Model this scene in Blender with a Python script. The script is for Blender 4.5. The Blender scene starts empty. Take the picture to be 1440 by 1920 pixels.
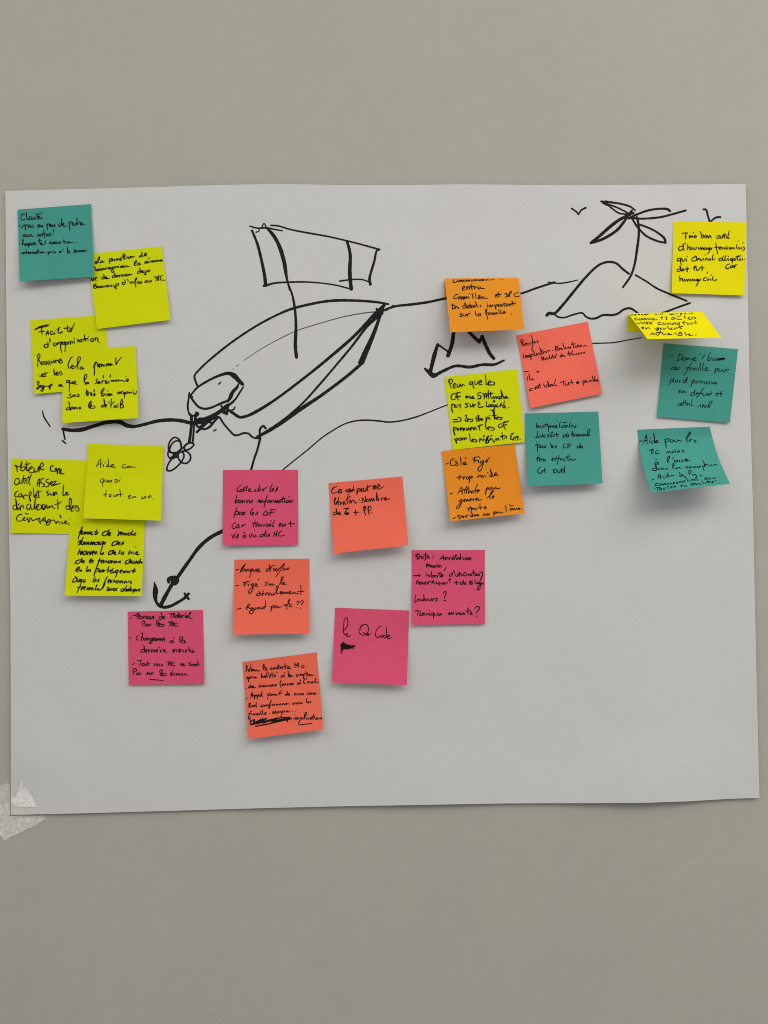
import bpy, math, random
from mathutils import Vector, noise

# ------------------------------------------------------------------ scene, camera, light
S = bpy.context.scene
COL = S.collection
PXW, PXH = 1440.0, 1920.0        # the units in which positions on the wall were measured
MM = 0.543e-3                     # metres on the wall per unit (a 76 mm note is 140 units)
D = 0.784                         # camera to wall
ZC = 1.50                         # height of the camera above the floor

cam_d = bpy.data.cameras.new('camera')
cam = bpy.data.objects.new('camera', cam_d)
COL.objects.link(cam)
cam.location = (0, -D, ZC)
cam.rotation_euler = (math.radians(90), 0, 0)
cam_d.sensor_fit = 'HORIZONTAL'
cam_d.sensor_width = 36.0
cam_d.lens = 36.0 * D / (PXW * MM)
cam_d.clip_start = 0.01
cam_d.clip_end = 50
S.camera = cam

W = bpy.data.worlds.new('World')
S.world = W
W.use_nodes = True
bg = W.node_tree.nodes['Background']
bg.inputs['Color'].default_value = (1.0, 0.99, 0.965, 1)
bg.inputs['Strength'].default_value = 0.325


def area(name, loc, target, sx, sy, power, color):
    d = bpy.data.lights.new(name, 'AREA')
    d.shape = 'RECTANGLE'
    d.size, d.size_y = sx, sy
    d.energy = power
    d.color = color
    o = bpy.data.objects.new(name, d)
    COL.objects.link(o)
    o.location = loc
    o.rotation_euler = (Vector(target) - Vector(loc)).to_track_quat('-Z', 'Y').to_euler()
    return o


# ceiling panels of the room, above and behind the camera
area('ceiling_panel_light', (1.2, -1.3, 2.85), (0.95, -0.9, 0), 2.3, 1.3, 35, (1.0, 0.985, 0.935))
area('ceiling_panel_light', (-1.1, -1.4, 2.85), (-0.8, -1.0, 0), 2.3, 1.3, 15, (1.0, 0.985, 0.935))

S.view_settings.view_transform = 'Standard'
S.view_settings.look = 'None'
S.view_settings.exposure = 0.10
S.view_settings.gamma = 1.0
S.view_settings.use_curve_mapping = False
S.render.resolution_x, S.render.resolution_y = 768, 1024
S.render.engine = 'CYCLES'
S.cycles.filter_width = 1.0


# ------------------------------------------------------------------ helpers
def P(px, py, h=0.0):
    """point h metres in front of the wall that stands at wall position (px, py)"""
    k = MM * (D - h) / D
    return Vector(((px - 720.0) * k, -h, ZC + (960.0 - py) * k))


def lerp(a, b, t):
    return a + (b - a) * t


def smooth(t):
    t = max(0.0, min(1.0, t))
    return t * t * (3 - 2 * t)


def interp(pts, x, ax=0):
    o = 1 - ax
    if x <= pts[0][ax]:
        return pts[0][o]
    for a, b in zip(pts, pts[1:]):
        if x <= b[ax]:
            return lerp(a[o], b[o], (x - a[ax]) / (b[ax] - a[ax]))
    return pts[-1][o]


def mesh_obj(name, verts, faces, mat, parent=None, smooth_shade=False):
    me = bpy.data.meshes.new(name)
    off = parent.location if parent is not None else Vector((0, 0, 0))
    if parent is not None and parent.parent is not None:
        off = off + parent.parent.location
    me.from_pydata([tuple(Vector(v) - off) for v in verts], [], faces)
    me.materials.append(mat)
    if smooth_shade:
        for p in me.polygons:
            p.use_smooth = True
    me.update()
    o = bpy.data.objects.new(name, me)
    COL.objects.link(o)
    if parent is not None:
        o.parent = parent
    return o


def thing(name, label, cat, loc, group=None):
    o = bpy.data.objects.new(name, None)
    COL.objects.link(o)
    o.empty_display_size = 0.02
    o.location = loc
    o['label'] = label
    o['category'] = cat
    if group:
        o['group'] = group
    return o


# ------------------------------------------------------------------ materials
def base_mat(name, rough):
    m = bpy.data.materials.new(name)
    m.use_nodes = True
    nt = m.node_tree
    b = nt.nodes['Principled BSDF']
    b.inputs['Roughness'].default_value = rough
    b.inputs['Specular IOR Level'].default_value = 0.06
    return m, nt, b


def mottled(name, col, rough, amount, scales, bump=0.0, bump_scale=900.0, tint=None, aniso=None):
    """base colour with faint procedural mottling and a fine tooth"""
    m, nt, b = base_mat(name, rough)
    N, L = nt.nodes, nt.links
    tc = N.new('ShaderNodeTexCoord')
    last = None
    for i, sc in enumerate(scales):
        n = N.new('ShaderNodeTexNoise')
        n.inputs['Scale'].default_value = sc
        n.inputs['Detail'].default_value = 4
        L.new(tc.outputs['Object'], n.inputs['Vector'])
        r = N.new('ShaderNodeMapRange')
        r.inputs['From Min'].default_value = 0.25
        r.inputs['From Max'].default_value = 0.75
        r.inputs['To Min'].default_value = 1.0 - amount
        r.inputs['To Max'].default_value = 1.0 + amount
        L.new(n.outputs['Fac'], r.inputs['Value'])
        if last is None:
            last = r.outputs['Result']
        else:
            mu = N.new('ShaderNodeMath')
            mu.operation = 'MULTIPLY'
            L.new(last, mu.inputs[0])
            L.new(r.outputs['Result'], mu.inputs[1])
            last = mu.outputs[0]
    colsock = None
    if tint is not None:
        n = N.new('ShaderNodeTexNoise')
        n.inputs['Scale'].default_value = 9.0
        n.inputs['Detail'].default_value = 3
        L.new(tc.outputs['Object'], n.inputs['Vector'])
        mx = N.new('ShaderNodeMix')
        mx.data_type = 'RGBA'
        mx.inputs['A'].default_value = (*col, 1)
        mx.inputs['B'].default_value = (*tint, 1)
        r = N.new('ShaderNodeMapRange')
        r.inputs['From Min'].default_value = 0.35
        r.inputs['From Max'].default_value = 0.65
        L.new(n.outputs['Fac'], r.inputs['Value'])
        L.new(r.outputs['Result'], mx.inputs['Factor'])
        colsock = mx.outputs['Result']
    sc = N.new('ShaderNodeVectorMath')
    sc.operation = 'SCALE'
    if colsock:
        L.new(colsock, sc.inputs[0])
    else:
        sc.inputs[0].default_value = col
    L.new(last, sc.inputs['Scale'])
    L.new(sc.outputs['Vector'], b.inputs['Base Color'])
    if bump:
        n = N.new('ShaderNodeTexNoise')
        n.inputs['Scale'].default_value = bump_scale
        n.inputs['Detail'].default_value = 5
        if aniso:
            mp = N.new('ShaderNodeMapping')
            mp.inputs['Scale'].default_value = aniso
            L.new(tc.outputs['Object'], mp.inputs['Vector'])
            L.new(mp.outputs['Vector'], n.inputs['Vector'])
        else:
            L.new(tc.outputs['Object'], n.inputs['Vector'])
        bp = N.new('ShaderNodeBump')
        bp.inputs['Strength'].default_value = bump
        bp.inputs['Distance'].default_value = 0.0006
        L.new(n.outputs['Fac'], bp.inputs['Height'])
        L.new(bp.outputs['Normal'], b.inputs['Normal'])
    return m


M_WALL = mottled('wall_paint', (0.440, 0.432, 0.372), 0.75, 0.024, (6, 55, 700), 0.45, 520,
                 tint=(0.450, 0.434, 0.379))
M_SHEET = mottled('flipchart_paper', (0.642, 0.636, 0.627), 0.8, 0.016, (11, 90, 800), 0.28, 600,
                  tint=(0.646, 0.636, 0.626))
NOTE_COL = {
    'lime': (0.665, 0.715, 0.004),
    'yellow': (0.830, 0.735, 0.003),
    'teal': (0.066, 0.330, 0.280),
    'pink': (0.735, 0.090, 0.182),
    'coral': (0.895, 0.160, 0.098),
    'salmon': (0.955, 0.168, 0.115),
    'amber': (0.800, 0.292, 0.022),
    'orange': (0.830, 0.275, 0.020),
}
M_NOTE = {k: mottled('note_paper_' + k, c, 0.75, 0.026, (22, 160, 900), 0.22, 700) for k, c in NOTE_COL.items()}


def ink_mat(name, c, rough):
    m, nt, b = base_mat(name, rough)
    N, L = nt.nodes, nt.links
    tc = N.new('ShaderNodeTexCoord')
    n = N.new('ShaderNodeTexNoise')
    n.inputs['Scale'].default_value = 260
    n.inputs['Detail'].default_value = 3
    L.new(tc.outputs['Object'], n.inputs['Vector'])
    mx = N.new('ShaderNodeMix')
    mx.data_type = 'RGBA'
    mx.inputs['A'].default_value = (c * 0.6, c * 0.6, c * 0.62, 1)
    mx.inputs['B'].default_value = (c * 1.6, c * 1.5, c * 1.45, 1)
    L.new(n.outputs['Fac'], mx.inputs['Factor'])
    L.new(mx.outputs['Result'], b.inputs['Base Color'])
    return m


M_MARKER = ink_mat('marker_ink', 0.016, 0.7)
M_FAINT = ink_mat('dry_marker_ink', 0.10, 0.8)
M_PEN = ink_mat('felt_pen_ink', 0.010, 0.7)

# ------------------------------------------------------------------ wall
wv, wf = [], []
mesh = bpy.data.meshes.new('wall')
mesh.from_pydata([(-2.2, 0, 0), (2.2, 0, 0), (2.2, 0, 3.0), (-2.2, 0, 3.0),
                  (-2.2, 0.1, 0), (2.2, 0.1, 0), (2.2, 0.1, 3.0), (-2.2, 0.1, 3.0)], [],
                 [(0, 1, 2, 3), (5, 4, 7, 6), (4, 0, 3, 7), (1, 5, 6, 2), (3, 2, 6, 7), (4, 5, 1, 0)])
mesh.materials.append(M_WALL)
wall = bpy.data.objects.new('wall', mesh)
COL.objects.link(wall)
wall['kind'] = 'structure'
wall['label'] = 'plain greenish beige painted wall behind the paper sheet'

# ------------------------------------------------------------------ paper sheet
TOP = [(10, 358), (140, 354.5), (280, 351), (400, 347), (520, 344.8), (640, 347), (760, 347), (870, 345.5),
       (980, 346.6), (1100, 347.2), (1250, 346), (1398, 345)]
BOT = [(20, 1528), (150, 1525), (330, 1520), (500, 1515), (650, 1511.5), (800, 1509), (940, 1506.5), (1030, 1506),
       (1120, 1505.8), (1210, 1505.2), (1290, 1502.5), (1360, 1498.2), (1424, 1496)]
LEFT = [(10, 358), (12, 600), (14, 810), (17, 1000), (19.5, 1130), (20.5, 1420), (20, 1528)]
RIGHT = [(1398, 345), (1401, 470), (1405, 700), (1412, 960), (1418, 1250), (1424, 1496)]


def sheet_px(u, v):
    """position on the sheet, u across, v down, from its four slightly wavy edges"""
    xt = lerp(10, 1398, u)
    yt = interp(TOP, xt)
    xb = lerp(20, 1424, u)
    yb = interp(BOT, xb)
    yl = lerp(358, 1528, v)
    xl = interp(LEFT, yl, 1)
    yr = lerp(345, 1496, v)
    xr = interp(RIGHT, yr, 1)
    lin_x = lerp(lerp(10, 1398, u), lerp(20, 1424, u), v)
    lin_y = lerp(lerp(358, 345, u), lerp(1528, 1496, u), v)
    x = lerp(xl, xr, u)
    y = lerp(yt, yb, v) + lerp(yl, yr, u) - lin_y
    return x, y


def gauss(x, m, s):
    return math.exp(-((x - m) / s) ** 2)


def sheet_h(px, py):
    """height of the sheet's face in front of the wall, metres"""
    h = 0.0011
    h += 0.0007 * (1 + math.sin(px * 0.0065 + 0.6) * math.cos(py * 0.0050 + px * 0.002))
    h += 0.0011 * (noise.noise(Vector((px * .0055, py * .0045, 3.1))) + .35 * noise.noise(Vector((px * .016, py * .013, 8.2))) + .7)
    b = smooth((py - 1330) / 185.0)
    h += b * (0.0042 * gauss(px, 1190, 130) + 0.0020 * gauss(px, 820, 170) + 0.0006)
    t = smooth((440 - py) / 95.0)
    h += t * (0.0016 * gauss(px, 560, 120) + 0.0012 * gauss(px, 950, 150) + 0.0006 * gauss(px, 1330, 60))
    r = smooth((px - 1330) / 90.0)
    h += r * 0.0012 * (0.6 + 0.4 * math.sin(py * 0.008))
    c = smooth((160 - px) / 140.0) * smooth((py - 1400) / 110.0)
    h = lerp(h, 0.0011, c)
    return h


def slab(rows, thick):
    """closed thin sheet from rows of (px, py, h)"""
    nr, nc = len(rows), len(rows[0])
    vs, fs = [], []
    for k in (0, 1):
        for r in rows:
            for (x, y, h) in r:
                p = P(x, y, h)
                if k:
                    p.y += thick
                vs.append(p)
    n = nr * nc
    for i in range(nr - 1):
        for j in range(nc - 1):
            a = i * nc + j
            fs.append((a, a + nc, a + nc + 1, a + 1))
            fs.append((n + a, n + a + 1, n + a + nc + 1, n + a + nc))
    ring = [j for j in range(nc)] + [i * nc + nc - 1 for i in range(1, nr)] + \
           [(nr - 1) * nc + j for j in range(nc - 2, -1, -1)] + [i * nc for i in range(nr - 2, 0, -1)]
    m, k = len(ring), len(vs)                 # the rim has vertices of its own, so the faces shade flat up to it
    vs += [vs[i].copy() for i in ring] + [vs[n + i].copy() for i in ring]
    for i in range(m):
        j = (i + 1) % m
        fs.append((k + i, k + j, k + m + j, k + m + i))
    return vs, fs


poster = thing('paper_sheet', 'large white paper sheet taped to the wall, marker drawing of boat and island',
               'paper sheet', P(720, 940, 0))
NU, NV = 96, 80
rows = []
for i in range(NV + 1):
    r = []
    for j in range(NU + 1):
        x, y = sheet_px(j / NU, i / NV)
        r.append((x, y, sheet_h(x, y)))
    rows.append(r)
vs, fs = slab(rows, 0.00025)
mesh_obj('sheet', vs, fs, M_SHEET, poster, True)


# ------------------------------------------------------------------ ink strokes
def catmull(pts, step):
    """smooth dense polyline through (x, y, w) points"""
    if len(pts) < 3:
        a, b = pts[0], pts[-1]
        n = max(1, int(math.hypot(b[0] - a[0], b[1] - a[1]) / step))
        return [tuple(lerp(a[k], b[k], i / n) for k in range(3)) for i in range(n + 1)]
    out = []
    q = [tuple(2 * pts[0][k] - pts[1][k] for k in range(3))] + list(pts) + \
        [tuple(2 * pts[-1][k] - pts[-2][k] for k in range(3))]
    for i in range(1, len(q) - 2):
        p0, p1, p2, p3 = q[i - 1:i + 3]
        n = max(2, int(math.hypot(p2[0] - p1[0], p2[1] - p1[1]) / step))
        d1 = max(1e-6, math.hypot(p1[0] - p0[0], p1[1] - p0[1])) ** 0.5
        d2 = max(1e-6, math.hypot(p2[0] - p1[0], p2[1] - p1[1])) ** 0.5
        d3 = max(1e-6, math.hypot(p3[0] - p2[0], p3[1] - p2[1])) ** 0.5
        for s in range(n):
            t = s / n
            r = []
            for k in range(3):
                if k == 2:
                    r.append(lerp(p1[2], p2[2], t))
                    continue
                m1 = (p1[k] - p0[k]) / d1 - (p2[k] - p0[k]) / (d1 + d2) + (p2[k] - p1[k]) / d2
                m2 = (p2[k] - p1[k]) / d2 - (p3[k] - p1[k]) / (d2 + d3) + (p3[k] - p2[k]) / d3
                m1 *= d2
                m2 *= d2
                t2, t3 = t * t, t * t * t
                r.append((2 * t3 - 3 * t2 + 1) * p1[k] + (t3 - 2 * t2 + t) * m1 + (-2 * t3 + 3 * t2) * p2[k] + (t3 - t2) * m2)
            out.append(tuple(r))
    out.append(tuple(pts[-1]))
    return out


class Ink:
    """collects flat ink ribbons lying on a surface; surf(px, py) gives the height there or None"""
    def __init__(self, surf, lift=0.00012):
        self.v, self.f, self.surf, self.lift, self.k = [], [], surf, lift, 0

    def put(self, x, y, extra=0.0):
        h = self.surf(x, y)
        if h is None:
            return None
        self.v.append(P(x, y, h + self.lift + extra))
        return len(self.v) - 1

    def disc(self, x, y, r, extra):
        ids = [self.put(x + r * math.cos(a * math.pi / 5), y - r * math.sin(a * math.pi / 5), extra) for a in range(10)]
        if None not in ids:
            self.f.append(tuple(reversed(ids)))

    def stroke(self, pts, step=0.9):
        d = catmull(pts, step)
        e = (self.k % 9) * 0.000006
        self.k += 1
        n = len(d)
        prev = None
        for i, (x, y, w) in enumerate(d):
            a, b = d[max(0, i - 1)], d[min(n - 1, i + 1)]
            tx, ty = b[0] - a[0], b[1] - a[1]
            l = math.hypot(tx, ty)
            if l < 1e-6:
                tx, ty, l = 1, 0, 1
            w *= 1 + .13 * noise.noise(Vector((x * .22, y * .22, self.k * 1.7))) + .07 * noise.noise(Vector((x * .9, y * .9, self.k * .7)))
            nx, ny = -ty / l * w / 2, tx / l * w / 2
            if self.surf(x, y) is None:
                prev = None
                continue
            i1, i2 = self.put(x + nx, y + ny, e), self.put(x - nx, y - ny, e)
            if i1 is None or i2 is None:
                prev = None
                continue
            if prev:
                self.f.append((prev[0], prev[1], i2, i1))
            prev = (i1, i2)
            sharp = False
            if 0 < i < n - 1:
                ux, uy = x - a[0], y - a[1]
                vx, vy = b[0] - x, b[1] - y
                lu, lv = math.hypot(ux, uy), math.hypot(vx, vy)
                if lu > 1e-6 and lv > 1e-6 and (ux * vx + uy * vy) / (lu * lv) < 0.75:
                    sharp = True
            if i == 0 or i == n - 1 or sharp:
                self.disc(x, y, w * 0.5, e + 0.000003)

    def build(self, name, mat, parent):
        if not self.f:
            return None
        return mesh_obj(name, self.v, self.f, mat, parent)


# ------------------------------------------------------------------ marker drawing on the sheet
rnd = random.Random(5)


def draw(name, strokes, parent=poster, mat=M_MARKER):
    """strokes: (frame, widths, points); frame = (origin x, origin y, scale)"""
    ink = Ink(sheet_h, 0.00015)
    for (ox, oy, sc), w, pts in strokes:
        if not isinstance(w, (list, tuple)):
            w = [w]
        n = len(pts)
        q = []
        for i, (x, y) in enumerate(pts):
            t = i / max(1, n - 1) * (len(w) - 1)
            k = min(int(t), len(w) - 2) if len(w) > 1 else 0
            ww = w[0] if len(w) == 1 else lerp(w[k], w[k + 1], t - k)
            q.append((ox + x / sc, oy + y / sc, ww * (1.28 if ww < 3.6 else 1.26) * (1 + rnd.uniform(-.07, .07))))
        ink.stroke(q, 1.0)
    return ink.build(name, mat, parent)


A1 = (340, 400, 3.4286)
A2 = (300, 660, 6.0)
A3 = (260, 960, 8.0)
A4 = (60, 740, 4.5)
A5 = (700, 500, 3.4286)
A6 = (1010, 350, 4.645)
A7 = (1240, 380, 7.579)
A8 = (520, 720, 4.2353)

draw('sail_drawing', [
    (A1, [2, 2.6, 1.8], [(440, 82), (490, 95), (545, 93), (600, 103), (650, 112)]),
    (A1, 1.8, [(480, 122), (500, 112), (497, 93)]),
    (A1, 1.8, [(518, 85), (532, 65), (550, 98)]),
    (A1, [3.6, 4.6, 5.2], [(455, 112), (490, 200), (515, 300), (535, 400), (542, 462)]),
    (A1, [4, 2.2, 2.2], [(530, 465), (548, 462), (600, 448), (700, 442), (800, 441), (900, 448), (1000, 463), (1095, 488)]),
    (A1, 2.5, [(577, 77), (620, 80), (700, 103), (800, 123), (950, 150), (1100, 185), (1275, 232)]),
    (A1, [3.8, 5.4, 5.6], [(1065, 178), (1085, 260), (1083, 380), (1092, 485)]),
    (A1, [2.6, 3.2, 4.6], [(1268, 236), (1258, 238), (1240, 310), (1210, 420), (1215, 455)]),
    (A1, 2.2, [(1018, 435), (1100, 425), (1160, 425), (1212, 442)]),
])
draw('mast_drawing', [
    (A1, 3.0, [(548, 95), (590, 130), (640, 220), (670, 330), (680, 420), (697, 492)]),
    (A1, [2.8, 3.6, 2.6, 3.2, 4.6, 5.4], [(555, 100), (610, 180), (650, 290), (672, 400), (690, 460), (712, 520), (728, 600),
                                     (737, 720), (733, 850), (740, 925)]),
    (A1, [1.6, 4, 2], [(600, 150), (636, 225), (657, 290), (678, 372)]),
])
draw('hull_drawing', [
    (A1, [3, 4.6, 3.4, 3, 3, 3], [(1330, 583), (1250, 570), (1100, 560), (950, 563), (800, 590), (700, 617), (600, 660), (480, 725),
                                  (350, 810), (220, 910), (120, 1000), (85, 1045), (90, 1075), (105, 1112)]),
    (A1, [3, 4.5, 8, 7], [(1288, 610), (1262, 700), (1225, 800), (1190, 880), (1150, 958)]),
    (A1, [4, 3, 4, 3], [(1302, 590), (1280, 660), (1240, 780), (1200, 880), (1168, 964)]),
    (A1, 3, [(1255, 612), (1262, 650), (1280, 665)]),
    (A1, 3, [(1230, 668), (1265, 640), (1290, 620)]),
    (A1, [5, 4.5, 4, 4.5, 4, 3], [(1305, 590), (1240, 650), (1120, 780), (960, 920), (800, 1050), (600, 1200), (480, 1275), (420, 1303),
                                (375, 1310), (330, 1285), (300, 1262)]),
    (A1, [5, 3.4, 3, 3.4, 5], [(1290, 640), (1200, 720), (1100, 850), (1000, 970), (880, 1110), (780, 1220), (640, 1340),
                            (520, 1420), (490, 1437)]),
    (A1, [4.6, 4, 5.6, 5, 4], [(1160, 965), (1060, 1050), (900, 1170), (780, 1250), (640, 1350), (560, 1400), (490, 1437)]),
    (A2, 2.8, [(670, 735), (720, 810), (780, 880), (840, 935), (890, 930), (940, 912), (1000, 920), (1030, 950), (1090, 970), (1120, 955)]),
    (A2, 3.4, [(1122, 920), (1125, 870), (1160, 832), (1190, 858)]),
])
draw('stray_marker_stroke', [(A2, 2.0, [(660, 362), (680, 342)])])
draw('stray_marker_stroke', [(A2, 2.4, [(805, 655), (830, 645), (842, 620)])])
draw('hull_inner_line', [
    (A1, [2, 1.3, 1.2, 0.9], [(1280, 630), (1180, 640), (1050, 663), (880, 710), (740, 755), (620, 812), (500, 880), (402, 945)]),
], mat=M_FAINT)
for mark in ((A1, 0.8, [(370, 970), (350, 985)]), (A1, 0.8, [(337, 998), (330, 1003)]), (A2, 3.2, [(607, 884), (626, 876)])):
    draw('stray_marker_stroke', [mark], mat=M_FAINT)
motor = draw('outboard_motor_drawing', [
    (A2, [2.6, 3, 3.4, 3.4, 5, 8, 7, 5], [(350, 480), (420, 400), (520, 335), (640, 275), (770, 240), (835, 268), (885, 320), (928, 362)]),
    (A2, [2.6, 2.6, 4, 5, 5, 4], [(938, 392), (900, 450), (840, 540), (770, 600), (700, 650), (600, 710), (500, 750), (440, 752)]),
    (A2, [2.6, 3.2, 3.4], [(885, 360), (862, 395), (808, 450), (765, 555)]),
    (A2, [2.6, 3.6, 3.2, 3.2, 3.6, 3, 3], [(878, 392), (825, 455), (785, 530), (680, 580), (560, 630), (500, 638), (440, 620), (390, 570), (350, 510), (335, 480)]),
    (A2, 2.8, [(330, 460), (322, 530), (312, 600), (320, 670), (340, 710), (380, 715), (420, 695), (430, 690)]),
    (A2, 2.6, [(335, 480), (365, 505)]),
    (A2, 2.9, [(345, 700), (350, 800), (340, 900), (322, 1020)]),
    (A2, 2.2, [(362, 715), (360, 820), (340, 1010)]),
    (A2, 3, [(400, 700), (393, 760), (384, 800), (378, 900), (368, 1020)]),
    (A2, 3, [(405, 678), (432, 692), (415, 718), (385, 722)]),
    (A2, 3.6, [(390, 722), (420, 762), (560, 740), (660, 690), (760, 620)]),
    (A2, 4.2, [(410, 765), (500, 775), (600, 730), (700, 640), (765, 590)]),
    (A2, 3.4, [(400, 810), (440, 850), (500, 868), (560, 840), (620, 770), (660, 730)]),
    (A2, 3.6, [(415, 900), (470, 850), (560, 770), (640, 730)]),
    (A2, 2.6, [(440, 850), (500, 800), (565, 790), (575, 800), (650, 740)]),
    (A2, 3, [(690, 605), (720, 660), (750, 700), (765, 620)]),
    (A2, 3.4, [(700, 640), (722, 688), (762, 655)]),
    (A2, 3.6, [(760, 645), (830, 690), (900, 735)]),
])
draw('propeller_drawing', [
    (A2, 2.7, [(325, 1020), (280, 1060), (275, 1095), (310, 1100), (360, 1070), (380, 1040), (350, 1020), (300, 1035), (260, 1075),
               (220, 1105), (180, 1140), (120, 1195)]),
    (A2, 2.5, [(180, 1130), (120, 1130), (95, 1080), (110, 1010), (160, 962), (210, 980), (240, 1050), (225, 1110), (170, 1145),
               (110, 1110), (130, 1040), (180, 1000), (225, 1010), (238, 1070)]),
    (A2, 2.5, [(95, 1110), (90, 1160), (120, 1200), (170, 1185), (190, 1160)]),
    (A2, 2.6, [(190, 1165), (130, 1205), (85, 1280), (80, 1330), (120, 1335), (190, 1290), (250, 1220), (270, 1160), (240, 1120),
               (205, 1150), (210, 1200), (250, 1245), (300, 1250), (340, 1210), (340, 1160), (300, 1120), (250, 1115)]),
    (A2, 5, [(160, 1150), (185, 1175)]),
], parent=motor)
draw('anchor_drawing', [
    (A2, [4.4, 3.2, 3.4, 3.8], [(1125, 965), (1120, 1000), (1095, 1100), (1060, 1200), (1025, 1325), (1000, 1420)]),
    (A3, [3.8, 5.4, 5.4, 5.4, 5.4], [(1653, -27), (1560, 90), (1420, 200), (1260, 285), (1120, 355), (1000, 440), (880, 560), (780, 700), (680, 840), (590, 970)]),
    (A3, 4.6, [(452, 1052), (442, 1012), (480, 985), (540, 975), (580, 1000), (580, 1050), (540, 1082)]),
    (A3, 7.5, [(505, 1010), (540, 1040), (552, 1022)]),
    (A3, 5.8, [(520, 1050), (440, 1190), (380, 1300), (330, 1400)]),
    (A3, [0.8, 4.0, 7.8, 6.6, 4.6, 4.4, 4.4, 4.6, 4.6, 4.0], [(230, 1042), (243, 1095), (252, 1170), (247, 1260), (264, 1345), (308, 1405),
                                                         (370, 1428), (470, 1413), (580, 1358), (720, 1273)]),
    (A3, 3.6, [(690, 1222), (748, 1305)]),
    (A3, 4.4, [(752, 1225), (692, 1278)]),
])
draw('water_line_drawing', [
    (A4, [4.6, 5.6, 5.6, 6.2, 5, 5, 5.6, 5, 4], [(260, 290), (330, 300), (420, 295), (520, 265), (640, 232), (740, 230), (800, 260), (860, 268),
                                           (950, 250), (1060, 222), (1180, 213), (1270, 222), (1340, 238), (1420, 235), (1500, 225)]),
    (A4, 2.4, [(262, 290), (268, 330), (278, 375)]),
    (A4, 2.4, [(258, 388), (282, 410)]),
])
draw('stray_marker_stroke', [(A4, [1.6, 2.4, 2.2], [(88, 138), (100, 185), (152, 268)])])
draw('water_line_drawing', [
    (A5, [3, 4, 3.2, 3], [(0, 330), (20, 312), (70, 280), (140, 255), (250, 242), (350, 228), (470, 203), (600, 190), (800, 200), (950, 172), (1050, 137), (1165, 100)]),
    (A5, 2.2, [(85, 280), (130, 248)]),
    (A5, [1.6, 2.2, 2.2, 1.4], [(1122, 98), (1150, 103), (1200, 107), (1260, 98), (1315, 85)]),
])
draw('seabed_line_drawing', [
    (A8, [1.8, 2, 2, 2.6, 2.2, 1.7], [(45, 680), (150, 595), (250, 515), (350, 430), (430, 375), (540, 315), (640, 290), (740, 288), (820, 295),
                                   (880, 302), (980, 292), (1100, 262), (1200, 225), (1350, 165)]),
])
draw('seabed_line_drawing', [
    (A6, [2, 1.8, 1.5], [(465, 1365), (560, 1362), (650, 1358), (780, 1335), (900, 1315)]),
])
draw('rock_drawing', [
    (A5, 5.8, [(520, 400), (515, 430), (505, 500), (480, 572)]),
    (A5, 2.8, [(480, 545), (415, 500)]),
    (A5, [4.6, 6, 6], [(414, 500), (395, 560), (368, 668)]),
    (A5, [3.4, 6, 8, 5], [(332, 656), (360, 680), (385, 698), (408, 696)]),
    (A5, [4.6, 4.4, 4, 4.6, 4.2, 3], [(400, 697), (450, 670), (530, 638), (620, 645), (700, 630), (780, 628), (840, 602)]),
    (A5, [5, 5.4, 5], [(600, 400), (615, 418), (650, 455), (682, 485)]),
    (A5, 5, [(682, 482), (700, 448)]),
    (A5, [5, 5.4, 4.6], [(700, 448), (720, 500), (750, 560), (775, 590)]),
])
draw('island_drawing', [
    (A6, [5, 4, 3.6, 3.2], [(72, 1118), (92, 1102), (135, 1105), (210, 1030), (300, 920), (400, 800), (500, 700), (560, 665), (630, 655),
                        (680, 670), (730, 715), (785, 757)]),
    (A6, 2.7, [(845, 770), (930, 820), (1030, 885), (1130, 930), (1290, 995)]),
    (A6, [2.6, 2.6, 3.6, 3, 2.8], [(135, 1105), (165, 1132), (220, 1140), (300, 1115), (380, 1100), (410, 1130), (450, 1148), (500, 1145), (560, 1118),
                            (640, 1118), (690, 1105), (740, 1070), (790, 1058), (830, 1075), (870, 1105), (950, 1130), (1085, 1098), (1200, 1055), (1318, 1013)]),
])
palm = draw('palm_trunk_drawing', [
    (A6, [3, 3.6, 3.8, 3.4, 3], [(855, 265), (870, 330), (872, 420), (855, 560), (835, 680), (800, 780), (735, 875)]),
])
for leaf in (
    [(A6, 3.0, [(545, 128), (620, 135), (720, 150), (800, 175), (840, 205)]),
     (A6, 2.4, [(545, 128), (590, 150), (640, 190), (700, 230), (770, 240)]),
     (A6, 3.0, [(590, 125), (600, 158), (560, 140)]),
     (A6, 2.4, [(610, 155), (680, 180), (770, 225), (800, 250)])],
    [(A6, [4, 5, 3.6], [(455, 490), (530, 430), (620, 350), (700, 290), (780, 245), (812, 208)]),
     (A6, [4, 4.6, 3.4], [(455, 490), (560, 455), (680, 380), (740, 310), (790, 240), (825, 230)])],
    [(A6, 3.4, [(785, 275), (860, 240), (960, 205), (1060, 192), (1120, 195), (1145, 212)]),
     (A6, 3.2, [(790, 270), (900, 278), (1060, 265), (1180, 235), (1280, 207)])],
    [(A6, 3.2, [(815, 280), (860, 350), (940, 430), (1040, 475), (1100, 488)]),
     (A6, [4, 3, 3], [(1105, 488), (1095, 450), (1020, 390), (950, 355), (880, 330)])]):
    draw('palm_leaf_drawing', leaf, parent=palm)
draw('bird_drawing', [(A6, 2.6, [(288, 190), (325, 215), (348, 242)]), (A6, 2.6, [(348, 240), (370, 205), (410, 183)])])
draw('bird_drawing', [(A7, 3.0, [(600, 95), (635, 98), (660, 180), (690, 275)]), (A7, 2.8, [(695, 275), (750, 225), (800, 205), (840, 205)])])

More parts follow.
